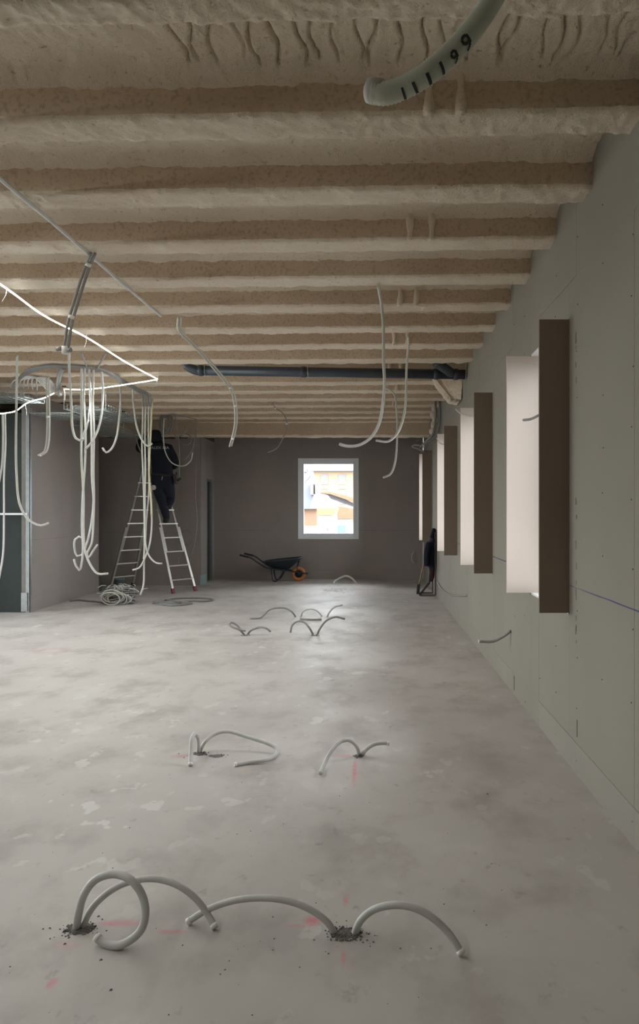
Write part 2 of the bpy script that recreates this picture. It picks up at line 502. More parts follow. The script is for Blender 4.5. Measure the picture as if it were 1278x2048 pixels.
# block of rooms on the left
wall('wall_left_block', 'x', -5.10, -1, 10.44, 13.12, 3.3, [11.6, 12.8], [], M['board_far'], zb=(.22, ), depth=.12)
wall('wall_left_front', 'y', 10.46, 1, XL, -5.12, 3.0, [-6.3], [], M['green'], zb=(), depth=.1)
mb = MB().box((-5.15, 10.425, 0), (-5.095, 10.445, 2.98)); mb.box((-5.105, 10.42, 0), (-5.095, 10.5, 2.98))
mb.build('trim_1', M['steel'], kind='structure')
MB().box((-5.21, 10.405, .02), (-5.12, 10.425, .30)).build('trim_2', M['steel'], kind='structure')
mb = MB().box((-5.6, 10.40, 1.465), (-5.12, 10.43, 1.495)); mb.box((-5.6, 10.43, 1.465), (-5.12, 10.455, 1.470))
tagp(mb.build('metal_track', M['white']), 'short white metal track fixed level across the dark green board at the left', 'track')
wb_ = wall('wall_mid', 'y', 14.18, 1, XL, -3.45, 3.05, [-5.05, -4.62, -3.9], [], M['board_far'], zb=(.22, ), depth=.1)
wall('wall_mid_return', 'x', -3.45, -1, 14.196, YF, 3.05, [14.78], [(14.78, 15.30, 0, 2.20)], M['board_far'], zb=(.2, ), depth=.1)
MB().box((-3.50, 14.20, 0), (-3.444, 14.76, .20)).build('trim_3', M['teal'], kind='structure')
rt = empty('door_1', (-3.45, 15.04, 0), kind='structure')
for (y0, y1, z0, z1) in ((14.78, 14.83, 0, 2.2), (15.25, 15.30, 0, 2.2), (14.83, 15.25, 2.15, 2.2)):
    MB().box((-3.56, y0, z0), (-3.447, y1, z1)).build('stud_frame', M['steel'], rt)
MB().box((-5.10, 14.12, 3.05), (-3.45, 15.5, 3.3)).build('trim_4', M['dark'], kind='structure')
mb = MB()
for k in range(7):
    x = P(280 + k * 6, 995, 14.18).x
    mb.lathe([(.0001, -.003), (.012 + .004 * (k % 3), -.003), (.012, .002)], (x, 14.178, EYE + (1020 - 995 - (k % 2)) * 14.18 / FPX), (0, 1, 0), 7)
tagp(mb.build('drill_hole', M['screw'], wb_), kind='stuff')
rubble_gap = MB()
for x0, x1, dz in ((-5.35, -5.0, .02), (-4.3, -3.95, .0), (-3.9, -3.7, .01)):
    rubble_gap.box((x0, 14.16, 2.99 + dz), (x1, 14.176, 3.03 + dz))
tagp(rubble_gap.build('broken_edge', M['dark'], wb_), kind='stuff')

# ---------------------------------------------------------------- ceiling
SLOPE = -.028
PITCH, BW, ZB, ZS = .72, .20, 3.29, 3.48
Y00 = 3.08
ceil = empty('ceiling', (0, 5, ZB), kind='structure')
MB().box((XL - .3, YB - .3, ZS + .06), (XR + .45, YF + .3, ZS + .3)).build('slab', M['gap'], ceil)
def nz(x, y, z, s, seed=0.0):
    return noise.noise(Vector((x * s + seed, y * s, z * s)))
random.seed(11)
grooves = [( -.80 + i * .083 + random.uniform(-.02, .02), random.uniform(.35, 1), random.uniform(0, 9)) for i in range(27)]
def strip(k):
    y0 = Y00 + PITCH * k
    near = 1.2 < y0 < 4.2
    dx = .0065 if k == -1 else .011 if near else (.022 if 4.2 <= y0 < 7 else .045)
    return y0, near, dx
def grid(nu, nv):
    return [(i*nv+j, i*nv+j+1, (i+1)*nv+j+1, (i+1)*nv+j) for i in range(nu-1) for j in range(nv-1)]
KS = range(-10, 16)
for k in KS:
    y0, near, dx = strip(k)
    x0, x1 = (XL if y0 > 5 or y0 < 0 else -4.2 if near else XL), XR + .02
    if near: x0 = -4.6
    bw = .13 if k == -1 else BW
    prof = []      # (y, z, rough, face)
    for i in range(9): prof.append((0, ZS + .03 - (ZS + .03 - ZB - .02) * i / 8, .15 + .25 * (i == 8), 1))
    prof += [(.006, ZB + .006, 1, 0)]
    nu_ = 8 if near else 5
    for i in range(nu_ + 1): prof.append((.022 + (bw - .044) * i / nu_, ZB, .8, 0))
    prof += [(bw - .006, ZB + .006, 1, 0), (bw, ZB + .02, .8, 0)]
    for i in range(1, 5): prof.append((bw, ZB + .02 + (ZS + .03 - ZB - .02) * i / 4, .6, 0))
    n = int((x1 - x0) / dx) + 1
    vs_ = []
    for i in range(n):
        x = x0 + (x1 - x0) * i / (n - 1)
        yb = y0 + SLOPE * x
        sag = .008 * nz(x, y0, 0, .7, k * 3.1)
        for (py, pz, rg, fc) in prof:
            y = yb + py
            a = nz(x, y, pz, 7, k) * .014 + nz(x, y, pz, 24, k) * .011 + (nz(x, y, pz, 70, k) * .003 if near else 0)
            b = nz(x, y, pz, 7, k + 40) * .013 + nz(x, y, pz, 24, k + 40) * .011
            vs_.append((x, y + b * rg, pz + a * rg + sag))
    nv = len(prof)
    fs = grid(n, nv)
    # darker, browner foam on the front face of the joist: faces 0..7 of the profile
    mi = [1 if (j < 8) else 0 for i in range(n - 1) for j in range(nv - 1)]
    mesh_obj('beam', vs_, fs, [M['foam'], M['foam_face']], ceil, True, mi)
    # foam bay between this beam and the next
    yA, yB = bw - .02, PITCH + .01
    dv = .02 if near or k == -1 else .06
    m = int((yB - yA) / dv) + 1
    vs_ = []
    for i in range(n):
        x = x0 + (x1 - x0) * i / (n - 1)
        yb = y0 + SLOPE * x
        for j in range(m):
            v = yA + (yB - yA) * j / (m - 1)
            y = yb + v
            z = ZS
            d = PITCH - v
            if d < .08: z -= .05 * (1 - d / .08) ** 2
            if v - yA < .06: z -= .03 * (1 - (v - yA) / .06) ** 2
            z += nz(x, y, 0, 6, 7) * .014 + nz(x, y, 0, 22, 9) * .012 + (nz(x, y, 0, 60, 9) * .004 if near else 0)
            if k == -1:
                for gx, gs, ph in grooves:
                    lo, hi = .34, .60 + .07 * gs
                    if lo < v < hi:
                        dd = (x - gx - .012 * math.sin(v * 22 + ph) - .01 * (v - .3) * 8 * math.sin(ph)) / .0055
                        if abs(dd) < 3: z += .040 * gs * math.exp(-dd * dd)
            vs_.append((x, y, z))
    mesh_obj('foam_bay', vs_, grid(n, m), M['foam'], ceil, True)
# foam-coated stubs, pairs in every other bay
for k in range(0, 13, 2):
    y0 = Y00 + PITCH * k
    for xs in (.265, .405):
        yy = y0 + SLOPE * xs
        mb = MB(); pts = []
        for i in range(8):
            z = ZS + .01 - (ZS - ZB + .01) * i / 7
            pts.append((xs + .008 * nz(0, z, k, 12), yy - .004 + .006 * nz(z, 1, k, 10), z))
        mb.tube(pts, lambda t, s=xs + k: .021 + .006 * math.sin(t * 7 + s * 5), 10, .02)
        mb.build('foam_stub', M['foam'], ceil, True)
# deep end beam
vs_ = []; n = 200
prof = [(0, 3.50), (0, 3.4), (0, 3.3), (0, 3.2), (0, 3.1), (0, 3.05), (.01, 3.03), (.05, 3.02), (.15, 3.02), (.25, 3.02), (.25, 3.2), (.25, 3.5)]
for i in range(n):
    x = XL + (XR + .02 - XL) * i / (n - 1)
    for j, (py, pz) in enumerate(prof):
        rg = 1 if 5 <= j <= 9 else .15
        vs_.append((x, 13.98 + py + rg * .012 * nz(x, py, pz, 12, 3), pz + rg * (.012 * nz(x, py, pz, 10, 5) + .010 * nz(x, 0, 0, 2.2))))
mesh_obj('end_beam', vs_, grid(n, len(prof)), [M['foam'], M['foam_face']], ceil, True, [1 if j < 5 else 0 for i in range(n-1) for j in range(len(prof)-1)])
# foam covered haunch below the drain by the right wall
vs_ = []; nu, nv = 24, 16
A, B, Cc, D = P(868, 752, 9.25), P(926, 752, 9.0), P(922, 800, 9.0), P(904, 797, 9.15)
for i in range(nu):
    for j in range(nv):
        u, v = i / (nu - 1), j / (nv - 1)
        q = (A.lerp(B, u)).lerp(D.lerp(Cc, u), v)
        vs_.append(q + Vector((nz(u, v, 0, 9) * .012, nz(u, v, 3, 7) * .02 - .02 * math.sin(math.pi * v), nz(u, v, 1, 9) * .014)))
fs = grid(nu, nv)
nb = len(vs_)
vs_ += [Vector((v.x, v.y + .45, v.z)) for v in vs_]
fs += [tuple(a + nb for a in f[::-1]) for f in fs]
for i in range(nu - 1):
    for a in (0, nv - 1): fs.append((i*nv+a, (i+1)*nv+a, nb+(i+1)*nv+a, nb+i*nv+a))
for j in range(nv - 1):
    for a in (0, nu - 1): fs.append((a*nv+j, a*nv+j+1, nb+a*nv+j+1, nb+a*nv+j))
mesh_obj('foam_haunch', vs_, fs, M['foam'], ceil, True)
mb = MB()
for o in (0, .035):
    mb.tube([A + Vector((-.02 + o, -.03, 0)), D + Vector((-.02 + o, -.03, 0))], .014, 8, .1)
mb.build('foam_ridge', M['foam'], ceil, True)

# ---------------------------------------------------------------- drain pipe
dr = empty('drain_pipe', P(640, 746, 8.6), 'dark blue-grey plastic drain pipe hung under the ceiling across the room', 'pipe')
a, b = P(405, 741, 8.62), P(930, 749, 8.58)
MB().tube([a, b], .060, 20, 5).build('pipe', M['drain'], dr, True)
MB().tube([a + Vector((.03, 0, 0)), a + Vector((-.07, 0, .0)), P(388, 739, 8.62), P(376, 732, 8.62), P(370, 722, 8.62)], .060, 18, .02).build('elbow', M['drain'], dr, True)
e = P(905, 748, 8.58)
MB().tube([e, P(896, 741, 8.5), P(884, 733, 8.46), P(872, 724, 8.42)], .058, 18, .03).build('branch', M['drain'], dr, True)
for px in (402, 608, 872, 912):
    q = a.lerp(b, (px - 405) / 525)
    MB().lathe([(.061, -.03), (.068, -.028), (.069, 0), (.068, .028), (.061, .03)], q, b - a, 20).build('coupling', M['drain'], dr, True)
for px in (403, 609):
    q = a.lerp(b, (px - 405) / 525) + Vector((.05, 0, 0))
    mb = MB(); ring = [q + Vector((0, math.cos(t) * .066, math.sin(t) * .066)) for t in [2 * math.pi * i / 20 for i in range(20)]]
    mb.tube(ring, .005, 5, raw=True, closed=True); mb.bar(q + Vector((0, 0, .066)), Vector((q.x, q.y, ZS)), .006)
    mb.build('hanger_clip', M['steel'], dr)

# ---------------------------------------------------------------- LED strips
def led(name_label, pts, wires):
    m = MB().tube(pts, .0065, 8, .06)
    c = spline([Vector(p) for p in pts], .06)
    mi = []
    for f in m.f:
        q = sum((m.v[i] for i in f), Vector()) / len(f)
        k = min(f) // 8
        mi.append(0 if q.z < (c[min(k, len(c)-1)].z + c[min(k+1, len(c)-1)].z) / 2 - .0035 else 1)
    o = mesh_obj('led_strip', m.v, m.f, [M['led'], M['led_back']], None, False, mi)
    tagp(o, label=name_label, cat='lamp', group='bright led strip lights under the ceiling')
    for p, q in wires:
        MB().tube([p, p.lerp(q, .5) + Vector((.01, 0, 0)), q], .002, 5, .05).build('hanging_wire', M['white'], o, True)
p1 = [Vector((-2.70, -1.4, 3.2)), Vector((-2.71, 1.0, 3.2)), Vector((-2.72, 3.2, 3.205)), PZ(0, 568, 3.2), PZ(90, 632, 3.205), PZ(172, 674, 3.2), PZ(250, 723, 3.19), PZ(315, 758, 3.19)]  # run past the left edge is unseen, lengthened to brighten near floor and ceiling
led('long bright led strip running to its corner tip, with an added unseen length past the upper left edge', p1,
    [(p1[5], P(168, 695, 7.0)), (p1[3] + Vector((0, .1, 0)), P(4, 603, 5.2)), (p1[5], Vector((p1[5].x, p1[5].y, ZB))), (p1[7], Vector((p1[7].x, p1[7].y, ZB + .02)))])
p2 = C([(314, 759), (270, 766), (200, 776), (160, 779), (128, 778)], 8.85, 9.5)
led('bright led strip stretched crosswise from corner tip to the basket tray', p2, [(p2[-1], P(129, 802, 9.5)), (p2[0], P(311, 770, 8.85))])
p3 = C([(108, 786), (90, 795), (60, 803), (50, 808), (36, 819), (24, 824), (-10, 828)], 9.75, 9.75)
led('short sagging led strip above the dark green board at the left', p3, [(p3[3], P(53, 832, 9.75)), (p3[0], P(108, 760, 9.75))])

# ---------------------------------------------------------------- conduits
def conduit(label, pts, r=.0125, mat='conduit', near=False, seg=8, step=.03, tip=None, group=None, name='conduit', cat='conduit', ties=(), twin=None):
    mb = MB()
    if near: mb.tube(pts, r, 14, near, corr=.90)
    else: mb.tube(pts, r, seg, step)
    if twin: mb.tube([p + Vector(twin) for p in pts], r, seg, step)
    o = mb.build(name, M[mat], None, True, label=label, cat=cat, group=group)
    for e in (tip or ()):
        c = spline([Vector(p) for p in pts], .01)
        a, b = (c[-1], c[-2]) if e == 1 else (c[0], c[1])
        d = (a - b).normalized()
        tm = MB().tube([a - d * .010, a + d * .005], r * 1.04, 12, .01); tm.lathe([(r * 1.04, 0), (r * .8, .002), (r * .75, -.01)], a + d * .005, d, 12)
        tm.build('pipe_end', M['tip'], o, True, label='white cut end')
    for f in ties:
        c = spline([Vector(p) for p in pts], .01); i = int(f * (len(c) - 2)); d = (c[i+1] - c[i]).normalized()
        q = c[i] + (Vector(twin) / 2 if twin else Vector())
        MB().lathe([(.001, -.012), (r * 2.1, -.012), (r * 2.1, .012), (.001, .012)], q, d, 10).build('cable_tie', M['tip'], o, True)
    return o
GF = 'grey conduits rising out of the concrete floor'
# front row
conduit('thick grey conduit bent in a full loop out of the left front floor hole',
        [F(152, 1866, -.02), P(157, 1828, 2.54), P(168, 1790, 2.53), P(188, 1762, 2.52), P(213, 1750, 2.51), P(237, 1749, 2.50), P(262, 1760, 2.48), P(283, 1788, 2.47), P(291, 1823, 2.45),
         P(284, 1856, 2.44), P(264, 1878, 2.44), F(236, 1891, .014), P(208, 1886, 2.45), P(194, 1875, 2.46)], .0145, near=.0022, tip=(1,), group=GF)
conduit('grey conduit arching right behind the loop from the left front floor hole',
        [F(163, 1866, -.02), P(178, 1826, 2.57), P(205, 1794, 2.58), P(240, 1771, 2.6), P(280, 1759, 2.6), P(320, 1759, 2.6), P(358, 1772, 2.59), P(392, 1798, 2.58), P(415, 1828, 2.57), F(429, 1853, .013)], .0125, near=.0022, tip=(1,), group=GF)
conduit('long low grey conduit arching left from the middle front floor hole',
        [F(673, 1876, -.02), P(656, 1846, 2.53), P(622, 1820, 2.54), P(572, 1801, 2.55), P(520, 1796, 2.56), P(460, 1803, 2.57), P(410, 1822, 2.58), F(377, 1843, .013)], .0125, near=.0022, tip=(1,), group=GF)
conduit('grey conduit arching right from the middle front floor hole',
        [F(706, 1876, -.02), P(722, 1840, 2.51), P(748, 1819, 2.5), P(790, 1810, 2.48), P(832, 1817, 2.46), P(868, 1838, 2.44), P(900, 1870, 2.42), F(922, 1905, .014)], .0135, near=.0022, tip=(1,), group=GF, mat='conduit')
# second row
conduit('short grey conduit folded into a narrow hairpin left of the second row',
        [F(396, 1510, -.02), P(397, 1490, 4.36), P(395, 1473, 4.33), P(389, 1468, 4.30), P(384, 1478, 4.26), P(382, 1505, 4.22), F(381, 1529, .012)], .0135, near=.004, tip=(1,), group=GF)
conduit('grey conduit making a wide sideways loop beside the hairpin conduit',
        [F(397, 1509, -.02), P(410, 1484, 4.39), P(430, 1468, 4.42), P(455, 1463, 4.44), P(495, 1474, 4.45), P(535, 1487, 4.43), P(553, 1497, 4.40), P(553, 1507, 4.36), F(530, 1520, .02), F(500, 1524, .014), F(470, 1529, .013)], .0125, near=.004, tip=(1,), group=GF)
conduit('grey conduit arching left with pink paint under it in the second row',
        [F(719, 1515, -.02), P(713, 1493, 4.30), P(700, 1481, 4.29), P(682, 1483, 4.27), P(662, 1503, 4.2), P(648, 1530, 4.13), F(640, 1547, .02)], .0125, near=.004, group=GF)
conduit('short grey conduit leaning right with raised end in the second row',
        [F(721, 1515, -.02), P(733, 1498, 4.32), P(750, 1488, 4.33), P(768, 1486, 4.33), P(777, 1487, 4.33)], .0135, near=.004, tip=(1,), group=GF)
# third row
conduit('small grey conduit twisted into an eyelet at left of the third row',
        [F(490, 1271, -.02), P(478, 1259, 8.5), P(466, 1255, 8.5), P(458, 1249, 8.52), P(463, 1245, 8.55), P(475, 1251, 8.57), P(482, 1260, 8.55), P(490, 1262, 8.5)], .0125, mat='conduit_dark', seg=10, group=GF)
conduit('grey conduit arching right beside the eyelet in the third row',
        [F(494, 1271, -.02), P(502, 1261, 8.56), P(518, 1255, 8.56), P(533, 1257, 8.5), F(541, 1263, .05)], .0125, mat='conduit_dark', seg=10, group=GF)
conduit('grey conduit arching left in the middle of the third row',
        [F(627, 1271, -.02), P(618, 1255, 8.56), P(607, 1244, 8.6), P(594, 1243, 8.62), P(584, 1251, 8.65), F(581, 1265, .02)], .0125, mat='conduit_dark', seg=10, group=GF)
conduit('tall grey conduit swinging up to the right end of the third row',
        [F(634, 1271, -.02), P(640, 1257, 8.56), P(653, 1241, 8.57), P(671, 1234, 8.58), P(690, 1238, 8.58)], .0125, mat='conduit_dark', seg=10, group=GF)
# fourth row
conduit('long dark grey conduit arch at left of the fourth row',
        [F(500, 1237, .012), F(520, 1236, .012), P(528, 1230, 9.92), P(538, 1220, 9.95), P(553, 1216, 9.95), P(572, 1217, 9.95), P(585, 1225, 9.95), F(592, 1236, -.02)], .0125, mat='conduit_dark', seg=10, group=GF)
conduit('pale thin conduit arch in the middle of the fourth row',
        [F(602, 1234, -.01), P(606, 1223, 10.0), P(620, 1218, 10.02), P(634, 1222, 10.02), F(645, 1234, -.01)], .0115, mat='conduit', seg=10, group=GF)
conduit('straight dark conduit lying flat in front of the fourth row arches',
        [F(600, 1238, .012), F(622, 1239, .012), F(643, 1239, .012)], .0125, mat='conduit_dark', seg=10, group=GF)
conduit('pale conduit rising freely at right end of the fourth row',
        [F(654, 1234, -.01), P(659, 1224, 10.0), P(669, 1214, 10.0), P(685, 1210, 10.0)], .0125, mat='conduit_light', seg=10, group=GF)
conduit('white conduit arch near the far wall under the bright window',
        [F(667, 1169, -.01), P(669, 1163, 14.6), P(680, 1156, 14.65), P(692, 1152, 14.65), P(704, 1157, 14.6), F(713, 1167, -.01)], .02, mat='conduit_light', seg=10, group=GF)

# holes with rubble
random.seed(5)
def rubble(px, py, rx, ry, n, label, size=.0062):
    c = F(px, py); mb = MB()
    ring = []
    nr = 26
    for i in range(nr):
        t = 2 * math.pi * i / nr; q = random.uniform(.65, 1.05)
        ring.append(Vector((c.x + rx * q * math.cos(t), c.y + ry * q * math.sin(t), .0015)))
    mb.add(ring + [Vector((c.x, c.y, .004))], [(i, (i + 1) % nr, nr) for i in range(nr)])
    for i in range(n):
        t = random.uniform(0, 2 * math.pi); q = abs(random.gauss(.75, .35))
        if random.random() < .12: q *= random.uniform(1.5, 2.6)
        s = size * random.uniform(.25, 1) * (1 if q < 1.1 else .6)
        x, y = c.x + rx * q * math.cos(t), c.y + ry * q * math.sin(t)
        vv = [Vector((x + s * random.uniform(-1, 1), y + s * random.uniform(-1, 1), s * random.uniform(0, .2))) for _ in range(3)]
        top = Vector((x, y, s * random.uniform(.7, 1.3)))
        base = [Vector((x - s, y - s * .7, 0)), Vector((x + s * .9, y - s, 0)), Vector((x + s, y + s * .8, 0)), Vector((x - s * .8, y + s, 0))]
        mid = [b.lerp(Vector((x, y, 0)), random.uniform(.1, .4)) + Vector((0, 0, s * random.uniform(.4, .9))) for b in base]
        mb.add(base + mid + [top], [(0,1,5,4),(1,2,6,5),(2,3,7,6),(3,0,4,7),(4,5,8),(5,6,8),(6,7,8),(7,4,8)])
    mb.build('rubble', M['rubble'], label=label, cat='rubble', kind='stuff')
rubble(160, 1858, .052, .036, 150, 'dark broken concrete crumbs around the left front floor hole')
rubble(690, 1868, .060, .040, 190, 'dark broken concrete crumbs around the middle front floor hole')
rubble(400, 1508, .045, .03, 40, 'dark crumbs at the hairpin conduit in the second row', .009)
rubble(432, 1512, .05, .03, 26, 'thin dark crumbs on the floor right of the hairpin conduit', .006)
rubble(716, 1512, .035, .03, 24, 'dark crumbs where two conduits leave the floor in second row', .009)
rubble(492, 1271, .05, .03, 18, 'dark crumbs under the eyelet conduit in the third row', .010)
rubble(631, 1271, .05, .03, 18, 'dark crumbs between the two middle conduits of third row', .010)
mb = MB()
for i in range(60):
    q = F(random.uniform(0, 1100), random.uniform(1560, 2040)); s = random.choice([.0015, .002, .0025, .003])
    mb.add([q + Vector((-s, -s, 0)), q + Vector((s, -s * .6, 0)), q + Vector((s * .8, s, 0)), q + Vector((-s, s * .7, 0)), q + Vector((0, 0, s))], [(0,1,4),(1,2,4),(2,3,4),(3,0,4)])
for px, py in ((202, 1920), (222, 1980), (130, 1888), (197, 1833), (975, 1588), (640, 1311)):
    q = F(px, py); s = .005
    mb.add([q + Vector((-s, -s, 0)), q + Vector((s, -s * .6, 0)), q + Vector((s * .8, s, 0)), q + Vector((-s, s * .7, 0)), q + Vector((0, 0, s))], [(0,1,4),(1,2,4),(2,3,4),(3,0,4)])
mb.build('debris', M['rubble'], label='small dark grit scattered over the concrete floor', cat='grit', kind='stuff')
mb = MB()
for i in range(120):
    q = F(random.gauss(674, 13), random.gauss(1179, 2.2)); s = random.uniform(.01, .035)
    mb.add([q + Vector((-s, -s, 0)), q + Vector((s, -s * .6, 0)), q + Vector((s * .8, s, 0)), q + Vector((-s, s * .7, 0)), q + Vector((0, 0, s * .5))], [(0,1,4),(1,2,4),(2,3,4),(3,0,4)])
q = F(608, 1310); s = .012
mb.add([q + Vector((-s, -s, 0)), q + Vector((s, -s * .6, 0)), q + Vector((s * .8, s, 0)), q + Vector((-s, s * .7, 0)), q + Vector((0, 0, s))], [(0,1,4),(1,2,4),(2,3,4),(3,0,4)])
mb.build('debris', M['plaster'], label='white plaster scraps on the floor below the bright window', cat='scraps', kind='stuff')

# right wall cable tails
GR = 'grey conduit tails out of the right wall'
conduit('grey conduit tail curving out low under the nearest window on the right', [P(1022, 1262, 5.92), P(1008, 1272, 5.94), P(985, 1283, 5.98), P(958, 1283, 6.0)], .0125, mat='conduit_dark', group=GR, tip=(1,))
conduit('grey conduit tail hanging low under the second window on the right', [P(936, 1190, 8.55), P(915, 1192, 8.7), P(895, 1187, 8.8), P(882, 1176, 8.85), P(875, 1164, 8.9)], .0125, mat='conduit_dark', group=GR)
conduit('short grey conduit tail poking out of the nearest window reveal', [P(1047, 840, 5.12), P(1062, 838, 5.0), P(1083, 828, 4.85), P(1120, 812, 4.7)], .010, mat='conduit_dark', group=GR)
conduit('thin pale conduit tail above the second window reveal', [P(912, 818, 7.6), P(922, 827, 7.5), P(938, 832, 7.4), P(958, 831, 7.2)], .010, mat='conduit_light', group=GR)
conduit('thin conduit tail above the third window reveal', [P(873, 876, 10.2), P(880, 886, 10.1), P(888, 889, 10.0), P(896, 888, 9.9)], .009, mat='conduit', group=GR)
conduit('white bent conduit hook above the farthest window on the right', [P(848, 904, 13.4), P(836, 898, 13.3), P(824, 893, 13.2), P(829, 890, 13.2), P(840, 891, 13.2)], .012, mat='conduit_light', group=GR)
conduit('faint curved cable tail on the far wall beside the hanging jacket', [P(828, 1103, 15.46), P(824, 1110, 15.4), P(824, 1120, 15.4), P(829, 1127, 15.47)], .010, mat='conduit', group=GR)
conduit('thin cable hook on the far wall by the top right corner', [P(845, 878, 15.46), P(838, 880, 15.3), P(832, 882, 15.3)], .008, mat='conduit', group=GR)
# vertical service pipes in the far right corner
c_ = conduit('pair of foam flecked service pipes down the right wall near the far corner',
        [P(879, 800, 11.5), P(880, 830, 11.5), P(876, 862, 11.7), P(860, 882, 12.6), P(848, 893, 13.6)], .018, mat='cable_dark', name='service_pipe', cat='pipe', twin=(-.07, 0, 0))
vs_ = []
mb = MB()
for k in range(9):
    q = P(868 + 3 * math.sin(k * 2.1), 818 + k * 5.6, 12.2); rr = .05 + .02 * math.sin(k * 3.3)
    mb.lathe([(.001, -rr), (rr * .7, -rr * .7), (rr, 0), (rr * .7, rr * .7), (.001, rr)], q, (.3, .2, 1), 10)
mb.build('foam_lump', M['foam'], c_, True)
mb = MB().tube([P(868, 858, 12.2), P(867, 868, 12.4), P(855, 882, 13), P(846, 895, 13.6)], .012, 6, .05).build('cable', M['conduit'], c_, True)

# hanging conduits, right half
GH = 'conduits hanging from the foam ceiling'
conduit('long pale conduit hanging from the ceiling, its end sweeping left above the window', C([(757, 572), (758, 582), (763, 610), (767, 660), (767, 720), (769, 765), (766, 805), (758, 848), (740, 877), (715, 891), (692, 892), (679, 888)], 5.78, 5.6), .0125, mat='conduit_light', seg=10, group=GH)
conduit('pale conduit with a hook end, second of the three hanging right of the window', C([(816, 672), (816, 700), (813, 740), (812, 790), (808, 830), (795, 866), (776, 883), (752, 881)], 7.6, 7.4), .0125, mat='conduit_light', seg=10, group=GH)
conduit('thin pale conduit hanging lowest beside the top right of the window', C([(768, 766), (772, 775), (788, 788), (793, 820), (794, 880), (790, 925), (781, 948), (767, 955)], 9.8, 9.4), .0135, mat='conduit_light', seg=8, group=GH)
conduit('faint thin cable hanging from the ceiling left of the window', C([(546, 806), (552, 817), (565, 826), (573, 841), (572, 860), (564, 880), (552, 898), (536, 905)], 11.9, 11.9), .009, mat='conduit_dark', group=GH, ties=(.35, .62))
# straight ceiling conduit
conduit('straight conduit clipped along the ceiling at upper left', [PZ(-260, 120, 3.265), PZ(0, 357, 3.27), PZ(90, 432, 3.265), PZ(180, 510, 3.27), PZ(250, 571, 3.27), PZ(322, 632, 3.285)], .0125, seg=10, near=.006, group=GH)
conduit('twin conduit hanging from the ceiling clip to a white junction fitting', C([(182, 506), (172, 530), (160, 565), (146, 610), (136, 645), (131, 675), (128, 697)], 4.72, 4.8), .010, mat='conduit_dark', seg=10, group=GH, twin=(.024, .01, 0), ties=(.15, .7))
o = empty('junction_fitting', P(130, 700, 4.8), 'small white junction fitting at the lower end of the hanging twin conduit', 'fitting')
MB().lathe([(.001, -.03), (.022, -.03), (.025, 0), (.022, .02), (.001, .02)], P(130, 699, 4.8), (0, 0, 1), 12).build('body', M['tip'], o, True)
for px in (118, 139): MB().lathe([(.001, -.02), (.014, -.018), (.016, .015), (.001, .02)], P(px, 700 - 2 * (px < 120), 4.79), (1, 0, .2), 10).build('knob', M['conduit_dark'], o, True)
conduit('twin conduit running down the ceiling and hanging with splayed ends by the person', C([(356, 634), (358, 662)], 6.5, 6.8) + C([(400, 706), (438, 750), (458, 775), (466, 795), (470, 828), (468, 858), (459, 893)], 7.7, 9.0), .0095, mat='conduit_light', seg=8, group=GH, twin=(.027, 0, .008), ties=(.66, .78, .96))

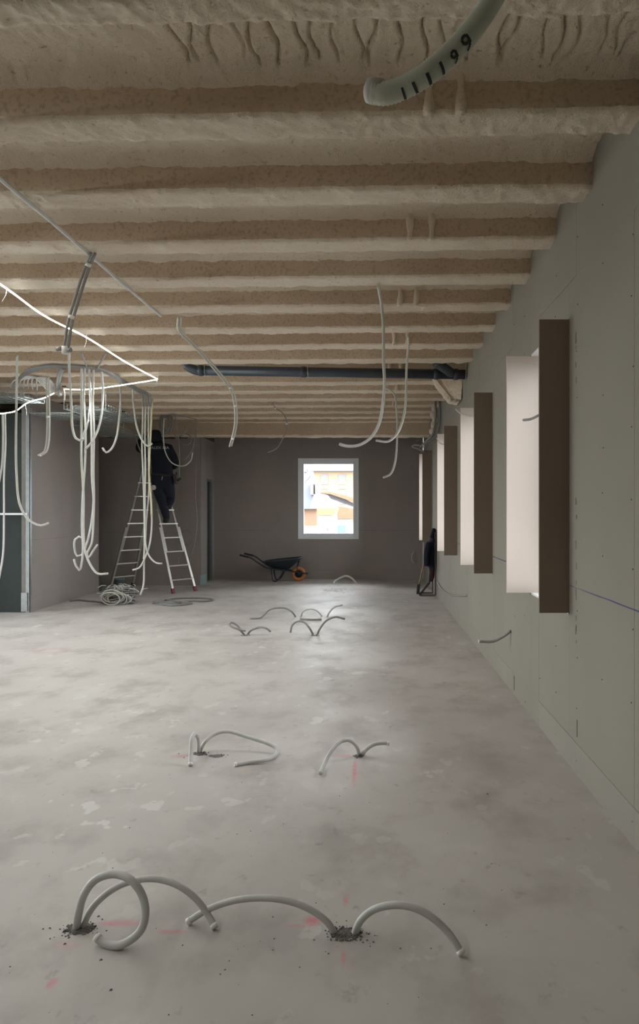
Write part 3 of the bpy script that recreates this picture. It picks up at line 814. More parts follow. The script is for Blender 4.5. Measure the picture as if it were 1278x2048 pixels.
# left cluster
GL = 'pale conduits hanging from the trays at the left'
lc = [
 ('conduit hanging far left and curling right at its lower end over the grey wall', [(34, 712), (33, 800), (32, 865), (33, 945), (40, 1010), (58, 1040), (82, 1051), (97, 1046)], 8.6, 'conduit_light', .0135),
 ('conduit dropping off the picture edge below the short led strip', [(5, 828), (6, 880), (4, 930), (-4, 975)], 9.6, 'conduit_light', .0135),
 ('conduit hanging along the left picture edge down over the dark green board', [(10, 828), (11, 890), (8, 955), (8, 1030), (6, 1110), (-2, 1158)], 9.5, 'conduit', .0125),
 ('short conduit loop ending in an upturned hook under the crosswise led strip', [(138, 706), (138, 722), (140, 768), (143, 815), (145, 856), (151, 876), (159, 881), (167, 877)], 8.8, 'conduit_light', .015),
 ('long conduit reaching lowest with its end kicked right by the grey wall corner', [(163, 735), (163, 850), (163, 920), (167, 990), (167, 1060), (170, 1100), (179, 1126), (195, 1147), (216, 1147)], 9.2, 'conduit_light', .0145),
 ('long conduit with its end curled back left near the blue line', [(170, 735), (168, 800), (171, 860), (170, 930), (165, 1000), (164, 1060), (166, 1095), (164, 1122), (159, 1141), (152, 1132), (148, 1118)], 9.3, 'conduit_light', .0145),
 ('long conduit finishing in a small round curl in front of the blue line', [(178, 736), (181, 800), (183, 880), (184, 960), (187, 1000), (182, 1050), (173, 1088), (163, 1110), (154, 1112), (149, 1096), (150, 1079), (158, 1073), (164, 1076)], 9.4, 'conduit', .0135),
 ('long conduit with its end flicked up right of the round curl', [(187, 738), (186, 800), (188, 860), (187, 940), (188, 1000), (186, 1060), (183, 1088), (174, 1108), (177, 1116), (186, 1102), (195, 1089)], 9.3, 'conduit_light', .0135),
 ('conduit swinging left behind the long strands under the tray', [(203, 742), (206, 790), (203, 830), (195, 862), (183, 885), (170, 899)], 9.1, 'conduit', .0145),
 ('short conduit tied in the middle of the long strands', [(182, 780), (179, 820), (175, 850), (169, 870), (165, 882), (168, 866), (178, 840)], 9.5, 'conduit', .011),
 ('hook shaped conduit hanging alone between the strands and the ladder', [(239, 765), (241, 800), (238, 840), (232, 878), (222, 899), (212, 905), (205, 895)], 10.2, 'conduit_light', .0155),
 ('conduit swinging right in a shallow hook in front of the worker', [(266, 775), (267, 810), (274, 855), (286, 883), (297, 893), (304, 887)], 10.4, 'conduit_light', .015),
 ('longest strand of the bundle beside the worker touching down near the floor', [(286, 790), (285, 860), (284, 885), (287, 960), (289, 1050), (289, 1090), (288, 1130), (287, 1170), (281, 1190)], 10.45, 'conduit_light', .014),
 ('bundle strand beside the worker with its end turned right', [(292, 792), (290, 870), (291, 940), (290, 1000), (293, 1098), (302, 1117), (313, 1126), (324, 1127)], 10.4, 'conduit_light', .0125),
 ('bundle strand beside the worker with its end swept left', [(297, 794), (297, 870), (298, 940), (303, 1010), (303, 1060), (299, 1090), (291, 1114), (278, 1136), (265, 1140)], 10.42, 'conduit_light', .013),
 ('thin bundle strand crossing behind the others beside the worker', [(302, 796), (301, 870), (299, 930), (297, 990), (293, 1040), (291, 1080), (287, 1118)], 10.5, 'conduit', .0105),
 ('yellowed bundle strand nearest the worker', [(305, 797), (301, 880), (298, 950), (302, 1000), (303, 1032)], 10.38, 'cable_yellow', .012),
 ('thin cable looping across the back of the worker', [(328, 836), (327, 880), (331, 905), (342, 924), (355, 931), (370, 931), (382, 920), (385, 905)], 12.75, 'conduit', .011),
 ('thin cable hanging straight down right of the worker', [(350, 831), (352, 842), (357, 875), (359, 915), (358, 955)], 12.7, 'conduit_dark', .008),
 ('cable swinging left from the wall top right of the worker', [(392, 838), (391, 850), (390, 875), (384, 900), (375, 914), (369, 919)], 13.2, 'conduit_dark', .011),
 ('long cable hanging down the wall corner to the right of the ladder', [(391, 858), (392, 900), (391, 1000), (394, 1040), (390, 1080), (383, 1108), (378, 1125)], 13.9, 'conduit_dark', .011),
 ('small cable loop at the wall top right of the worker', [(360, 872), (372, 868), (382, 874), (381, 886), (370, 890), (360, 885)], 13.3, 'conduit_dark', .010),
 ('thin cable sagging left of the worker under the tray', [(247, 833), (252, 842), (262, 860), (272, 876), (277, 893), (285, 910)], 12.85, 'conduit_dark', .011),
]
random.seed(8)
for lab, pts, Y, mt, r in lc:
    conduit(lab, C(pts, Y, Y - .1), r, mat=mt, seg=8, step=.05, group=GL)
conduit('twin conduit hanging in front of the pale grey wall with frayed white end', C([(97, 752), (98, 786), (99, 850), (98, 880), (93, 903), (81, 911)], 9.0), .012, mat='conduit_light', group=GL, twin=(-.03, 0, 0), ties=(.5,), tip=(1,))
# ring coil on the wall
mb = MB()
def ringpts(px, py, rx, ry, Y, n=22, a0=0, a1=2 * math.pi, drift=0):
    return [P(px + rx * math.cos(a0 + (a1 - a0) * i / n), py + ry * math.sin(a0 + (a1 - a0) * i / n), Y + drift * i / n) for i in range(n + 1)]
mb.tube(ringpts(374, 1075, 14, 15, 13.95, a0=.5, a1=6.0), .010, 6, .05)
mb.tube(ringpts(368, 1122, 12, 15, 13.9, a0=-1, a1=5.0), .010, 6, .05)
mb.build('cable_coil', M['conduit_dark'], None, True, label='loose cable rings hanging on the wall right of the ladder', cat='cable')
mb = MB()
for i in range(9):
    mb.tube(ringpts(332 + random.uniform(-4, 4), 846 + random.uniform(-3, 3), 9 + random.uniform(-2, 3), 17 + random.uniform(-4, 4), 13.0 + .02 * i, a0=random.uniform(0, 3), a1=6 + random.uniform(0, 3)), .008, 5, .06)
for pts in ([(330, 832), (345, 828), (365, 832), (390, 838)], [(338, 862), (350, 870), (352, 880)], [(352, 850), (366, 846), (371, 860), (360, 874)]):
    mb.tube(C(pts, 13.1), .008, 5, .06)
mb.build('cable_coil', M['conduit_dark'], None, True, label='messy cable coil hung at ceiling height above the worker', cat='cable')
# ceiling bundle routed over to the drops
for i, (lab, dx, dy) in enumerate((('lowest', 0, 0), ('second', 5, -4), ('third', 9, -8), ('topmost', 13, -11))):
    pts = C([(20 + dx, 776 + dy), (48, 752 + dy * .8), (78, 739 + dy * .5), (110, 735 + dy * .4), (160, 736 + dy * .3), (186, 738 + dy * .3)], 8.6, 8.5) + C([(215, 748 + dy * .5), (250, 769 + dy * .6), (276, 784 + dy * .7), (284 + i * 5, 792 + dy * .2), (286 + i * 5, 812)], 8.9, 10.4)
    conduit('%s of the four conduits bending over from the tray to the worker' % lab, pts, .012, mat='conduit_dark', group='bundle of conduits under the ceiling', seg=6, step=.06)
conduit('dark conduit bent down between the two led strips', C([(128, 735), (122, 742), (118, 756), (117, 775), (120, 792)], 9.6), .03, mat='conduit_dark', group='bundle of conduits under the ceiling', seg=8)
conduit('pale conduit slanting from ceiling to the tray bundle', C([(163, 706), (172, 730), (176, 745)], 8.9), .010, mat='conduit_dark', group='bundle of conduits under the ceiling', seg=6)
conduit('pale conduit slanting up from the bundle toward the long led strip', C([(212, 706), (203, 722), (194, 740)], 8.9), .010, mat='conduit_dark', group='bundle of conduits under the ceiling', seg=6)

# ---------------------------------------------------------------- wire basket trays
def tray(label, x0, x1, y0, y1, z, h=.09, hang=(), nlong=7, step=.1, along='y'):
    o = empty('basket_tray', ((x0 + x1) / 2, y0, z), label, 'cable tray', 'galvanised wire basket trays under the ceiling')
    mb = MB(); r = .0045
    for i in range(nlong):
        t = i / (nlong - 1)
        if along == 'y': mb.bar((x0 + (x1 - x0) * t, y0, z), (x0 + (x1 - x0) * t, y1, z), r * 1.6)
        else: mb.bar((x0, y0 + (y1 - y0) * t, z), (x1, y0 + (y1 - y0) * t, z), r * 1.6)
    for zz in (z + h * .5, z + h):
        for t in (0, 1):
            if along == 'y': mb.bar((x0 + (x1 - x0) * t, y0, zz), (x0 + (x1 - x0) * t, y1, zz), r * 1.8)
            else: mb.bar((x0, y0 + (y1 - y0) * t, zz), (x1, y0 + (y1 - y0) * t, zz), r * 1.8)
    mb.build('long_wire', M['wirebasket'], o)
    mb = MB()
    n = int(((y1 - y0) if along == 'y' else (x1 - x0)) / step)
    for i in range(n + 1):
        if along == 'y':
            y = y0 + (y1 - y0) * i / n; q = [(x0, y, z + h), (x0, y, z), (x1, y, z), (x1, y, z + h)]
        else:
            x = x0 + (x1 - x0) * i / n; q = [(x, y0, z + h), (x, y0, z), (x, y1, z), (x, y1, z + h)]
        for a, b in zip(q, q[1:]): mb.bar(a, b, r * 1.6)
    mb.build('cross_wire', M['wirebasket'], o)
    for (a, b) in hang:
        MB().bar((a, b, z), (a, b, ZB + .03), .008).build('threaded_rod', M['steel'], o)
    for (a, b) in hang:
        MB().lathe([(.001, 0), (.03, 0), (.03, .03), (.001, .03)], (a, b, ZB - .01), (0, 0, 1), 10).build('rod_anchor', M['rubber'], o)
    return o
tray('wire basket tray hanging below the crosswise led strip', -4.30, -3.71, 9.8, 11.25, 2.96, hang=((-4.30, 9.8), (-3.71, 9.8)))
tray('wire basket tray at the left behind the hanging conduits', -6.4, -4.62, 9.3, 9.9, 3.06, hang=((-5.0, 9.3), (-4.45, 9.3)), along='x')
tray('farther wire basket tray running toward the worker', -4.9, -4.38, 11.4, 13.6, 2.93, hang=((-4.9, 12.4), (-4.38, 12.4)))
tray('wire basket tray length under the first one by the grey wall', -5.06, -4.42, 10.3, 11.1, 2.98)
# loose cables lying in the trays
random.seed(21)
for (x0, x1, y0, y1, z, lab) in ((-4.25, -3.76, 9.85, 11.2, 2.985, 'dark cables lying in the tray below the crosswise led strip'), (-6.3, -4.7, 9.35, 9.85, 3.085, 'dark cables lying in the tray at the left')):
    mb = MB()
    for i in range(9):
        if y1 - y0 > x1 - x0: pts = [(random.uniform(x0, x1), y0 + (y1 - y0) * t / 5, z + random.uniform(0, .05)) for t in range(6)]
        else: pts = [(x0 + (x1 - x0) * t / 5, random.uniform(y0, y1), z + random.uniform(0, .05)) for t in range(6)]
        mb.tube(pts, .011, 6, .08)
    mb.build('cable_run', M['conduit_dark'], None, True, label=lab, cat='cable')
mb = MB()
for i in range(7):
    mb.tube(C([(20 + i * 9, 774 + i), (30 + i * 8, 760 - i), (60 + i * 6, 752 + i), (104 + i * 1.5, 790 - i * 2)], 9.6, 9.9), .009, 5, .08)
mb.build('cable_run', M['conduit'], None, True, label='tangle of thin pale cables above the short led strip', cat='cable')

# ---------------------------------------------------------------- foreground hanging conduit with print
fpts = [P(748, 184, 1.02), P(770, 187, 1.015), P(805, 176, 1.01), P(850, 150, 1.0), P(900, 108, 1.0), P(945, 58, 1.0), P(985, -2, 1.0), P(1020, -80, 1.0), P(1045, -220, 1.0), P(1055, -500, 1.0), P(1050, -900, 1.0), P(1045, -1480, 1.0)]
fg = conduit('thick ribbed greenish conduit hanging close at the top with printed characters', fpts, .0165, mat='conduit_green', near=.0026, group=GH)
MB().lathe([(.012, -.006), (.0175, -.004), (.0178, .010), (.0165, .018), (.011, .021), (.010, .0)], fpts[0] + Vector((.008, 0, 0)), fpts[0] - fpts[1], 20).build('pipe_end', M['conduit_light'], fg, True, label='pale smooth cut end')
def text_mesh(txt, size=1.0, ext=.0):
    cu = bpy.data.curves.new('lettering', 'FONT'); cu.body = txt; cu.size = size; cu.extrude = ext; cu.offset = .018 * size
    ob = bpy.data.objects.new('lettering', cu); COL.objects.link(ob)
    dg = bpy.context.evaluated_depsgraph_get(); dg.update()
    me = bpy.data.meshes.new_from_object(ob.evaluated_get(dg))
    bpy.data.objects.remove(ob)
    bm = bmesh.new(); bm.from_mesh(me); bmesh.ops.triangulate(bm, faces=bm.faces)
    for _ in range(2): bmesh.ops.subdivide_edges(bm, edges=bm.edges, cuts=1, use_grid_fill=True)
    bm.to_mesh(me); bm.free()
    return me
sp = spline([Vector(p) for p in fpts], .002)
cum = [0]
for i in range(1, len(sp)): cum.append(cum[-1] + (sp[i] - sp[i-1]).length)
def wrap(me, start, R, ang0):
    out = []
    for v in me.vertices:
        s_ = start + v.co.x
        i = max(1, min(len(sp) - 2, next((k for k, c in enumerate(cum) if c >= s_), len(sp) - 2)))
        t = (sp[i+1] - sp[i-1]).normalized(); c = sp[i]
        tocam = (Vector((0, 0, EYE)) - c); tocam = (tocam - t * tocam.dot(t)).normalized()
        side = t.cross(tocam).normalized()
        if side.z < 0: side = -side
        a = ang0 + v.co.y / R
        out.append(c + (tocam * math.cos(a) + side * math.sin(a)) * R)
    return out
mb = MB()
xpos = .036
for ch, gap, sz in (('1', .0185, .026), ('1', .0185, .026), ('1', .0195, .026), ('1', .023, .027), ('9', .024, .027), ('9', .020, .032)):
    me = text_mesh(ch, sz)
    mb.add(wrap(me, xpos, .0173, -1.0), [tuple(p.vertices) for p in me.polygons])
    xpos += gap
mb.build('printed_characters', M['ink'], fg)

# ---------------------------------------------------------------- ladder
lad = empty('step_ladder', (-4.16, 13.33, 0), 'aluminium folding ladder standing open under the worker by the rear wall', 'ladder')
FA, FB = Vector((-3.60, 12.80, 0)), Vector((-3.29, 13.20, 0))
GA, GB = Vector((-5.00, 13.42, 0)), Vector((-4.72, 13.86, 0))
TA, TB = Vector((-4.26, 13.20, 2.58)), Vector((-4.06, 13.46, 2.58))
def section(f0, f1):
    for f, t in ((f0, TA), (f1, TB)):
        d = (t - f)
        MB().bar(f + d * .03, f + d * .47, .022, .046, (f1 - f0)).build('lower_rail', M['alu'], lad)
        inn = ((f1 - f0) if f is f0 else (f0 - f1)).normalized() * .035
        MB().bar(f + d * .30 + inn, t + inn, .018, .038, (f1 - f0)).build('upper_rail', M['alu'], lad)
        MB().bar(f, f + d * .035, .036, .06, (f1 - f0)).build('rubber_foot', M['redcap'] if f0 is FA else M['rubber'], lad, label='dark red rubber foot' if f0 is FA else None)
    for k in range(9):
        z = .24 + .26 * k; s = z / 2.58
        a = f0.lerp(TA, s); b = f1.lerp(TB, s)
        MB().bar(a, b, .026, .022).build('rung', M['alu'], lad)
section(FA, FB); section(GA, GB)
for t in (TA, TB): MB().lathe([(.001, -.03), (.06, -.03), (.06, .03), (.001, .03)], t, TB - TA, 14).build('hinge', M['rubber'], lad)

# ---------------------------------------------------------------- worker
def person():
    Yb = 13.12
    foot_z = .24 + .26 * 4 + .02
    # rung 4 mid point
    s4 = (.24 + .26 * 4) / 2.58
    rm = FA.lerp(TA, s4).lerp(FB.lerp(TB, s4), .5)
    s5 = (.24 + .26 * 5) / 2.58
    r5 = FA.lerp(TA, s5).lerp(FB.lerp(TB, s5), .5)
    def Q(px, py, dy=0): return P(px, py, Yb + dy)
    verts, edges, rad, zone = [], [], [], []
    def chain(lst, start=None, z='navy'):
        prev = start; idx = []
        for (p, r) in lst:
            verts.append(p); rad.append(r); zone.append(z)
            i = len(verts) - 1
            if prev is not None: edges.append((prev, i))
            prev = i; idx.append(i)
        return idx
    hip = Q(325, 962); 
    sp_ = chain([(hip, (.150, .115)), (Q(325, 945), (.150, .112)), (Q(324, 925), (.165, .118)), (Q(323, 908), (.180, .115)), (Q(321, 896), (.150, .095)), (Q(316, 889, .02), (.062, .065)), (Q(313, 884, .03), (.06, .062))])
    # head as an upper chain
    hd = chain([(Q(312, 879, .04), (.085, .098)), (Q(311, 873, .045), (.088, .100)), (Q(311, 868, .05), (.066, .075))], sp_[-1], 'head')
    # right arm: upper arm down and out, forearm forward
    ra = chain([(Q(338, 897, .0), (.078, .078)), (Q(347, 912, .0), (.064, .064)), (Q(353, 929, .02), (.056, .056)), (Q(347, 934, .16), (.046, .046)), (Q(338, 930, .28), (.036, .036))], sp_[4])
    rh = chain([(Q(335, 929, .32), (.030, .040)), (Q(333, 928, .37), (.026, .040))], ra[-1], 'skin')
    # left arm: raised out to the left, forearm up
    la = chain([(Q(303, 897, .0), (.080, .080)), (Q(290, 901, .03), (.066, .066)), (Q(277, 900, .08), (.060, .060)), (Q(281, 884, .14), (.05, .05)), (Q(289, 872, .18), (.038, .038))], sp_[4])
    lh = chain([(Q(292, 868, .2), (.030, .038)), (Q(295, 864, .21), (.026, .036))], la[-1], 'skin')
    # legs
    lf = rm + Vector((-.03, -.02, .0)); lf.z = foot_z
    rf = r5 + Vector((.09, -.03, 0)); rf.z = .24 + .26 * 5 + .02
    ll = chain([(Q(316, 972, .0), (.098, .098)), (Q(321, 988, .02), (.088, .088)), (Q(326, 1006, .02), (.066, .068)), (Q(330, 1022, .0), (.060, .062)), (Vector((lf.x, lf.y, lf.z + .10)), (.046, .05))], sp_[0], 'leg')
    lsh = chain([(Vector((lf.x, lf.y, lf.z + .045)), (.048, .052)), (Vector((lf.x - .07, lf.y + .12, lf.z + .036)), (.044, .036))], ll[-1], 'shoe')
    rl = chain([(Q(336, 972, .02), (.098, .098)), (Q(339, 986, .09), (.086, .086)), (Q(341, 997, .12), (.068, .068)), (Vector((rf.x + .03, rf.y, rf.z + .16)), (.054, .056)), (Vector((rf.x, rf.y, rf.z + .10)), (.046, .048))], sp_[0], 'leg')
    rsh = chain([(Vector((rf.x, rf.y, rf.z + .045)), (.048, .052)), (Vector((rf.x - .07, rf.y + .12, rf.z + .036)), (.044, .036))], rl[-1], 'shoe')
    for i in range(len(rad)):
        k = {'navy': 1.38, 'leg': 1.38, 'head': 1.15}.get(zone[i], 1.15)
        rad[i] = (rad[i][0] * k, rad[i][1] * (1.18 if zone[i] == 'navy' else k))
    roots = [0]
    # fingers, separate chains rooted in the palms
    def fingers(palm, dirv, side, up):
        for k in range(4):
            b = palm + side * (.028 - .019 * k)
            L = (.075, .085, .08, .062)[k]
            roots.append(len(verts))
            chain([(b, (.010, .010)), (b + dirv * L * .55 + up * .006, (.009, .009)), (b + dirv * L * .9 - up * .018, (.0082, .0082)), (b + dirv * L * .85 - up * .042, (.0075, .0075))], None, 'skin')
        roots.append(len(verts))
        b = palm - dirv * .03 + side * .034
        chain([(b, (.012, .012)), (b + side * .03 + dirv * .02 - up * .01, (.010, .010)), (b + side * .03 + dirv * .05 - up * .025, (.009, .009))], None, 'skin')
    pr = verts[rh[-1]]; fingers(pr, Vector((-.2, .95, .1)).normalized(), Vector((.3, 0, .95)).normalized(), Vector((-.9, -.1, .2)).normalized())
    pl = verts[lh[-1]]; fingers(pl, Vector((.5, .2, .8)).normalized(), Vector((.2, -.95, .1)).normalized(), Vector((-.8, 0, .5)).normalized())
    me = bpy.data.meshes.new('person'); me.from_pydata([tuple(v) for v in verts], edges, [])
    ob = bpy.data.objects.new('person_skeleton', me); COL.objects.link(ob)
    md = ob.modifiers.new('skin', 'SKIN'); md.use_smooth_shade = True
    sk = me.skin_vertices[0].data
    for i, (a, b) in enumerate(rad):
        sk[i].radius = (a, b); sk[i].use_root = i in roots
    sd = ob.modifiers.new('sub', 'SUBSURF'); sd.levels = 2; sd.render_levels = 2
    dg = bpy.context.evaluated_depsgraph_get(); dg.update()
    m2 = bpy.data.meshes.new_from_object(ob.evaluated_get(dg)); m2.name = 'person'
    bpy.data.objects.remove(ob)
    m2.materials.clear()
    for k in ('navy', 'navy2', 'skin', 'hair', 'rubber'): m2.materials.append(M[k])
    zi = {'navy': 0, 'leg': 1, 'skin': 2, 'head': 3, 'shoe': 4}
    for p in m2.polygons:
        c = p.center
        j = min(range(len(verts)), key=lambda q: (verts[q] - c).length_squared)
        z = zi[zone[j]]
        if z == 3 and c.y > verts[hd[1]].y + .045 and c.z < verts[hd[2]].z: z = 2     # the face is on the far side
        if z == 0 and j == 0: z = 1
        p.material_index = z; p.use_smooth = True
    body = bpy.data.objects.new('person', m2); COL.objects.link(body)
    tagp(body, 'person in navy workwear standing on the ladder with back turned, reaching to the ceiling', 'person')
    # face parts on the far side of the head
    hc = verts[hd[1]]
    for sx in (-1, 1): MB().lathe([(.001, -.012), (.011, -.006), (.012, 0), (.010, .006), (.001, .012)], hc + Vector((sx * .033, .092, .0)), (0, 1, 0), 10).build('eye', M['white'], body, True)
    MB().add([hc + Vector((0, .09, .01)), hc + Vector((-.016, .095, -.035)), hc + Vector((.016, .095, -.035)), hc + Vector((0, .125, -.03))], [(0,1,3),(0,3,2),(1,2,3),(0,2,1)]).build('nose', M['skin'], body)
    for sx in (-1, 1): MB().lathe([(.001, -.008), (.024, -.006), (.026, .004), (.012, .008), (.001, .006)], hc + Vector((sx * .088, .0, -.005)), (sx, -.3, 0), 10).build('ear', M['skin'], body, True)
    # hood / cap
    mb = MB().lathe([(.001, .128), (.06, .122), (.098, .09), (.114, .04), (.118, -.01), (.120, -.06), (.130, -.10), (.134, -.105)], hc + Vector((0, -.012, 0)), (0, -.05, 1), 18)
    mb.build('hood', M['navy'], body, True)
    # jacket hem and belt
    w0 = Q(325, 950)
    ring = [w0 + Vector((math.cos(t) * .19, math.sin(t) * .135, .012 * math.sin(2 * t))) for t in [2 * math.pi * i / 24 for i in range(24)]]
    mb = MB().tube(ring, .022, 8, raw=True, closed=True); mb.build('tool_belt', M['leather'], body, True)
    # pouches and tools
    mb = MB().box(Q(347, 968, -.10), Q(357, 950, .06)); mb.build('pouch', M['leather'], body, bevel=.01)
    mb = MB().bar(Q(355, 962, -.05), Q(361, 956, -.05), .04); mb.bar(Q(353, 955, -.02), Q(353, 944, -.02), .025); mb.build('tool', M['rubber'], body)
    MB().box(Q(306, 962, -.10), Q(311, 951, .05)).build('pouch', M['leather'], body, bevel=.01)
    MB().bar(Q(323.5, 960, -.135), Q(325, 953, -.15), .012).build('keys', M['print'], body)
    MB().lathe([(.001, -.01), (.045, -.01), (.05, 0), (.045, .01), (.001, .01)], Q(307, 975, -.12), (0, 1, .2), 14).build('tape_roll', M['conduit_light'], body, True)
    # lettering across the back
    mt = text_mesh('ALEX MA', .088)
    xs = [v.co.x for v in mt.vertices]; x0, x1 = min(xs), max(xs)
    cA, cB = Q(305, 899), Q(342, 899)
    dg.update()
    bv = [v.co for v in m2.vertices]
    from mathutils.bvhtree import BVHTree
    bt = BVHTree.FromPolygons([tuple(v.co) for v in m2.vertices], [tuple(p.vertices) for p in m2.polygons])
    vv = []
    for v in mt.vertices:
        f = (v.co.x - x0) / (x1 - x0)
        p = cA.lerp(cB, f); p = Vector((p.x, 12.0, p.z + v.co.y * .80))
        hit = bt.ray_cast(p, Vector((0, 1, 0)))
        y = hit[0].y if hit[0] is not None else Yb - .09
        vv.append(Vector((p.x, min(y, Yb) - .006, p.z)))
    mesh_obj('lettering', vv, [tuple(p.vertices) for p in mt.polygons], M['print'], body)
    return body
person()

# ---------------------------------------------------------------- tangle and floor cables by the ladder
random.seed(2)
bs = F(235, 1209)
tn = empty('wire_tangle', bs, 'heaped tangle of pale thin conduit coils on the floor at the ladder foot', 'cable coil')
mb = MB()
for i in range(16):
    rx, ry = .20 + random.uniform(-.04, .05), .17 + random.uniform(-.04, .04); z = .02 + .016 * i; ph = random.uniform(0, 6)
    tx, ty = random.uniform(-.05, .05), random.uniform(-.04, .04)
    mb.tube([bs + Vector((tx + rx * math.cos(t + ph), .12 + ty + ry * math.sin(t + ph), z + .02 * math.sin(2 * t + ph))) for t in [2 * math.pi * k / 14 for k in range(14)]], .011, 6, .05, closed=True)
mb.build('coil', M['conduit_dark'], tn, True)
mb = MB()
for i in range(6):
    c = bs + Vector((random.uniform(-.06, .08), -.06 - .02 * i, .11 + random.uniform(-.02, .05))); r1, r2 = random.uniform(.14, .21), random.uniform(.08, .12)
    mb.tube([c + Vector((r1 * math.cos(t), -.05 * math.sin(t), max(-c.z + .012, r2 * math.sin(t)))) for t in [2 * math.pi * k / 14 for k in range(14)]], .011, 6, .05, closed=True)
mb.build('loose_loop', M['conduit_light'], tn, True)
mb = MB()
for i in range(90):
    c = bs + Vector((random.gauss(.02, .13), .1 + random.uniform(-.16, .1), random.uniform(.06, .30))); d = Vector((random.uniform(-1, 1), random.uniform(-1, 1), random.uniform(-.7, .7))) * .06
    mb.tube([c - d, c + Vector((0, 0, .02)), c + d], .006, 5, .03)
tagp(mb.build('wire_scrap', M['conduit'], tn, True), kind='stuff')
def flat(label, pts, r=.013, mat='cable_dark'):
    MB().tube([F(a, b, r + (c if len(q) > 2 else 0)) for q in pts for (a, b, c) in [(q + (0,))[:3]]], r, 6, .05).build('floor_cable', M[mat], None, True, label=label, cat='cable', group='grey cables lying flat on the floor by the ladder')
flat('dark cable ring lying flat on the floor right of the ladder', [(307, 1204), (318, 1208), (345, 1211), (372, 1209), (385, 1206), (372, 1204, .02), (345, 1201, .02), (330, 1200), (352, 1197), (385, 1196), (415, 1197), (427, 1200), (415, 1202), (385, 1202, .015), (360, 1203, .02)])
flat('thin dark cable lying flat at the foot of the grey wall', [(140, 1202), (155, 1200), (175, 1202), (192, 1203), (204, 1205)])
flat('short dark cable end crossing the cable ring right of the ladder', [(305, 1206), (325, 1204, .02), (350, 1205, .02), (362, 1206)])
MB().prism([F(190, 1184), F(203, 1182), P(203, 1155, F(203, 1182).y), P(192, 1153, F(190, 1184).y)], (0, .02, 0)).build('board_offcut', M['dark'], None, label='dark board offcut leaning in the gap by the grey wall corner', cat='board')
bk = F(237, 1173)
o = empty('bucket', bk, 'small teal bucket behind the left ladder leg', 'bucket')
MB().lathe([(.001, 0), (.085, 0), (.10, .14), (.105, .14), (.105, .15), (.095, .15), (.082, .01), (.001, .01)], bk + Vector((0, .06, 0)), (0, 0, 1), 18).build('body', M['teal'], o, True)
MB().tube([bk + Vector((-.10, .06, .14)), bk + Vector((-.06, .06, .20)), bk + Vector((.06, .06, .20)), bk + Vector((.10, .06, .14))], .004, 6, .02).build('handle', M['steel'], o, True)

# ---------------------------------------------------------------- wheelbarrow
YW = 15.05
wbx = P(560, 1160, YW)
wb = empty('wheelbarrow', Vector((wbx.x, YW, 0)), 'dark blue wheelbarrow with orange tyre parked at the far wall', 'wheelbarrow')
def W(px, py, dy=0): return P(px, py, YW) + Vector((0, dy, 0))
# tray: rim ring lofted to a smaller floor ring
def ringrect(x0, x1, zc0, zc1, hw, n=28):
    out = []
    for i in range(n):
        t = 2 * math.pi * i / n; c, s = math.cos(t), math.sin(t)
        cx = math.copysign(abs(c) ** .55, c); sy = math.copysign(abs(s) ** .55, s)
        u = (cx + 1) / 2
        out.append(Vector((x0 + (x1 - x0) * u, YW + hw * sy, zc0 + (zc1 - zc0) * u)))
    return out
A0, A1 = W(529, 1122), W(606, 1114.5); B0, B1 = W(543, 1136), W(578, 1138)
rings = [ringrect(A0.x, A1.x, A0.z, A1.z, .29), ringrect(A0.x + .03, A1.x - .03, A0.z - .03, A1.z - .03, .27), ringrect(B0.x, B1.x, B0.z, B1.z, .17)]
inner = [ringrect(B0.x + .01, B1.x - .01, B0.z + .015, B1.z + .015, .16), ringrect(A0.x + .045, A1.x - .045, A0.z - .02, A1.z - .02, .255), ringrect(A0.x + .02, A1.x - .02, A0.z + .004, A1.z + .004, .275)]
mb = MB(); allr = rings + inner; n = 28
vv = [v for r in allr for v in r]
ff = [(i*n+k, i*n+(k+1) % n, ((i+1) % 6)*n+(k+1) % n, ((i+1) % 6)*n+k) for i in (0, 1, 3, 4, 5) for k in range(n)] + [tuple(2*n+k for k in range(n)), tuple(3*n+k for k in range(n))[::-1]]
mb.add(vv, ff).build('tray', M['wb_blue'], wb, True)
MB().tube(rings[0], .010, 6, raw=True, closed=True).build('rim', M['wb_rim'], wb, True)
for s_ in (-1, 1):
    MB().tube([W(486, 1109, .27 * s_), W(505, 1114, .27 * s_), W(520, 1124, .25 * s_), W(537, 1134, .20 * s_), W(560, 1138, .17 * s_), W(590, 1143, .09 * s_), W(616, 1147, .07 * s_)], .015, 8, .03).build('handle_bar', M['wb_blue'], wb, True)
    MB().tube([W(484, 1108.5, .27 * s_), W(502, 1112.8, .27 * s_)], .020, 10, .03).build('grip', M['rubber'], wb, True)
    lg = [W(545, 1136, .18 * s_), W(546.5, 1150, .20 * s_), W(549 , 1159.5, .21 * s_), W(553, 1161, .21 * s_), W(559, 1157, .21 * s_), W(569, 1140, .17 * s_)]
    for q in lg: q.z = max(q.z, .014)
    MB().tube(lg, .013, 8, .02).build('leg', M['wb_blue'], wb, True)
    MB().tube([W(598, 1121, .12 * s_), W(595, 1134, .09 * s_), W(598, 1146, .08 * s_)], .009, 6, .03).build('stay', M['wb_blue'], wb, True)
wc = W(597, 1146.5); wc.z = .158
ring = [wc + Vector((math.cos(t) * .118, 0, math.sin(t) * .118)) for t in [2 * math.pi * i / 28 for i in range(28)]]
wh = MB().tube(ring, .040, 10, raw=True, closed=True).build('wheel', M['tyre'], wb, True, label='orange tyre')
MB().lathe([(.001, -.03), (.03, -.03), (.035, -.015), (.088, -.012), (.09, .012), (.035, .015), (.03, .03), (.001, .03)], wc, (0, 1, 0), 24).build('hub', M['wb_blue'], wh, True)

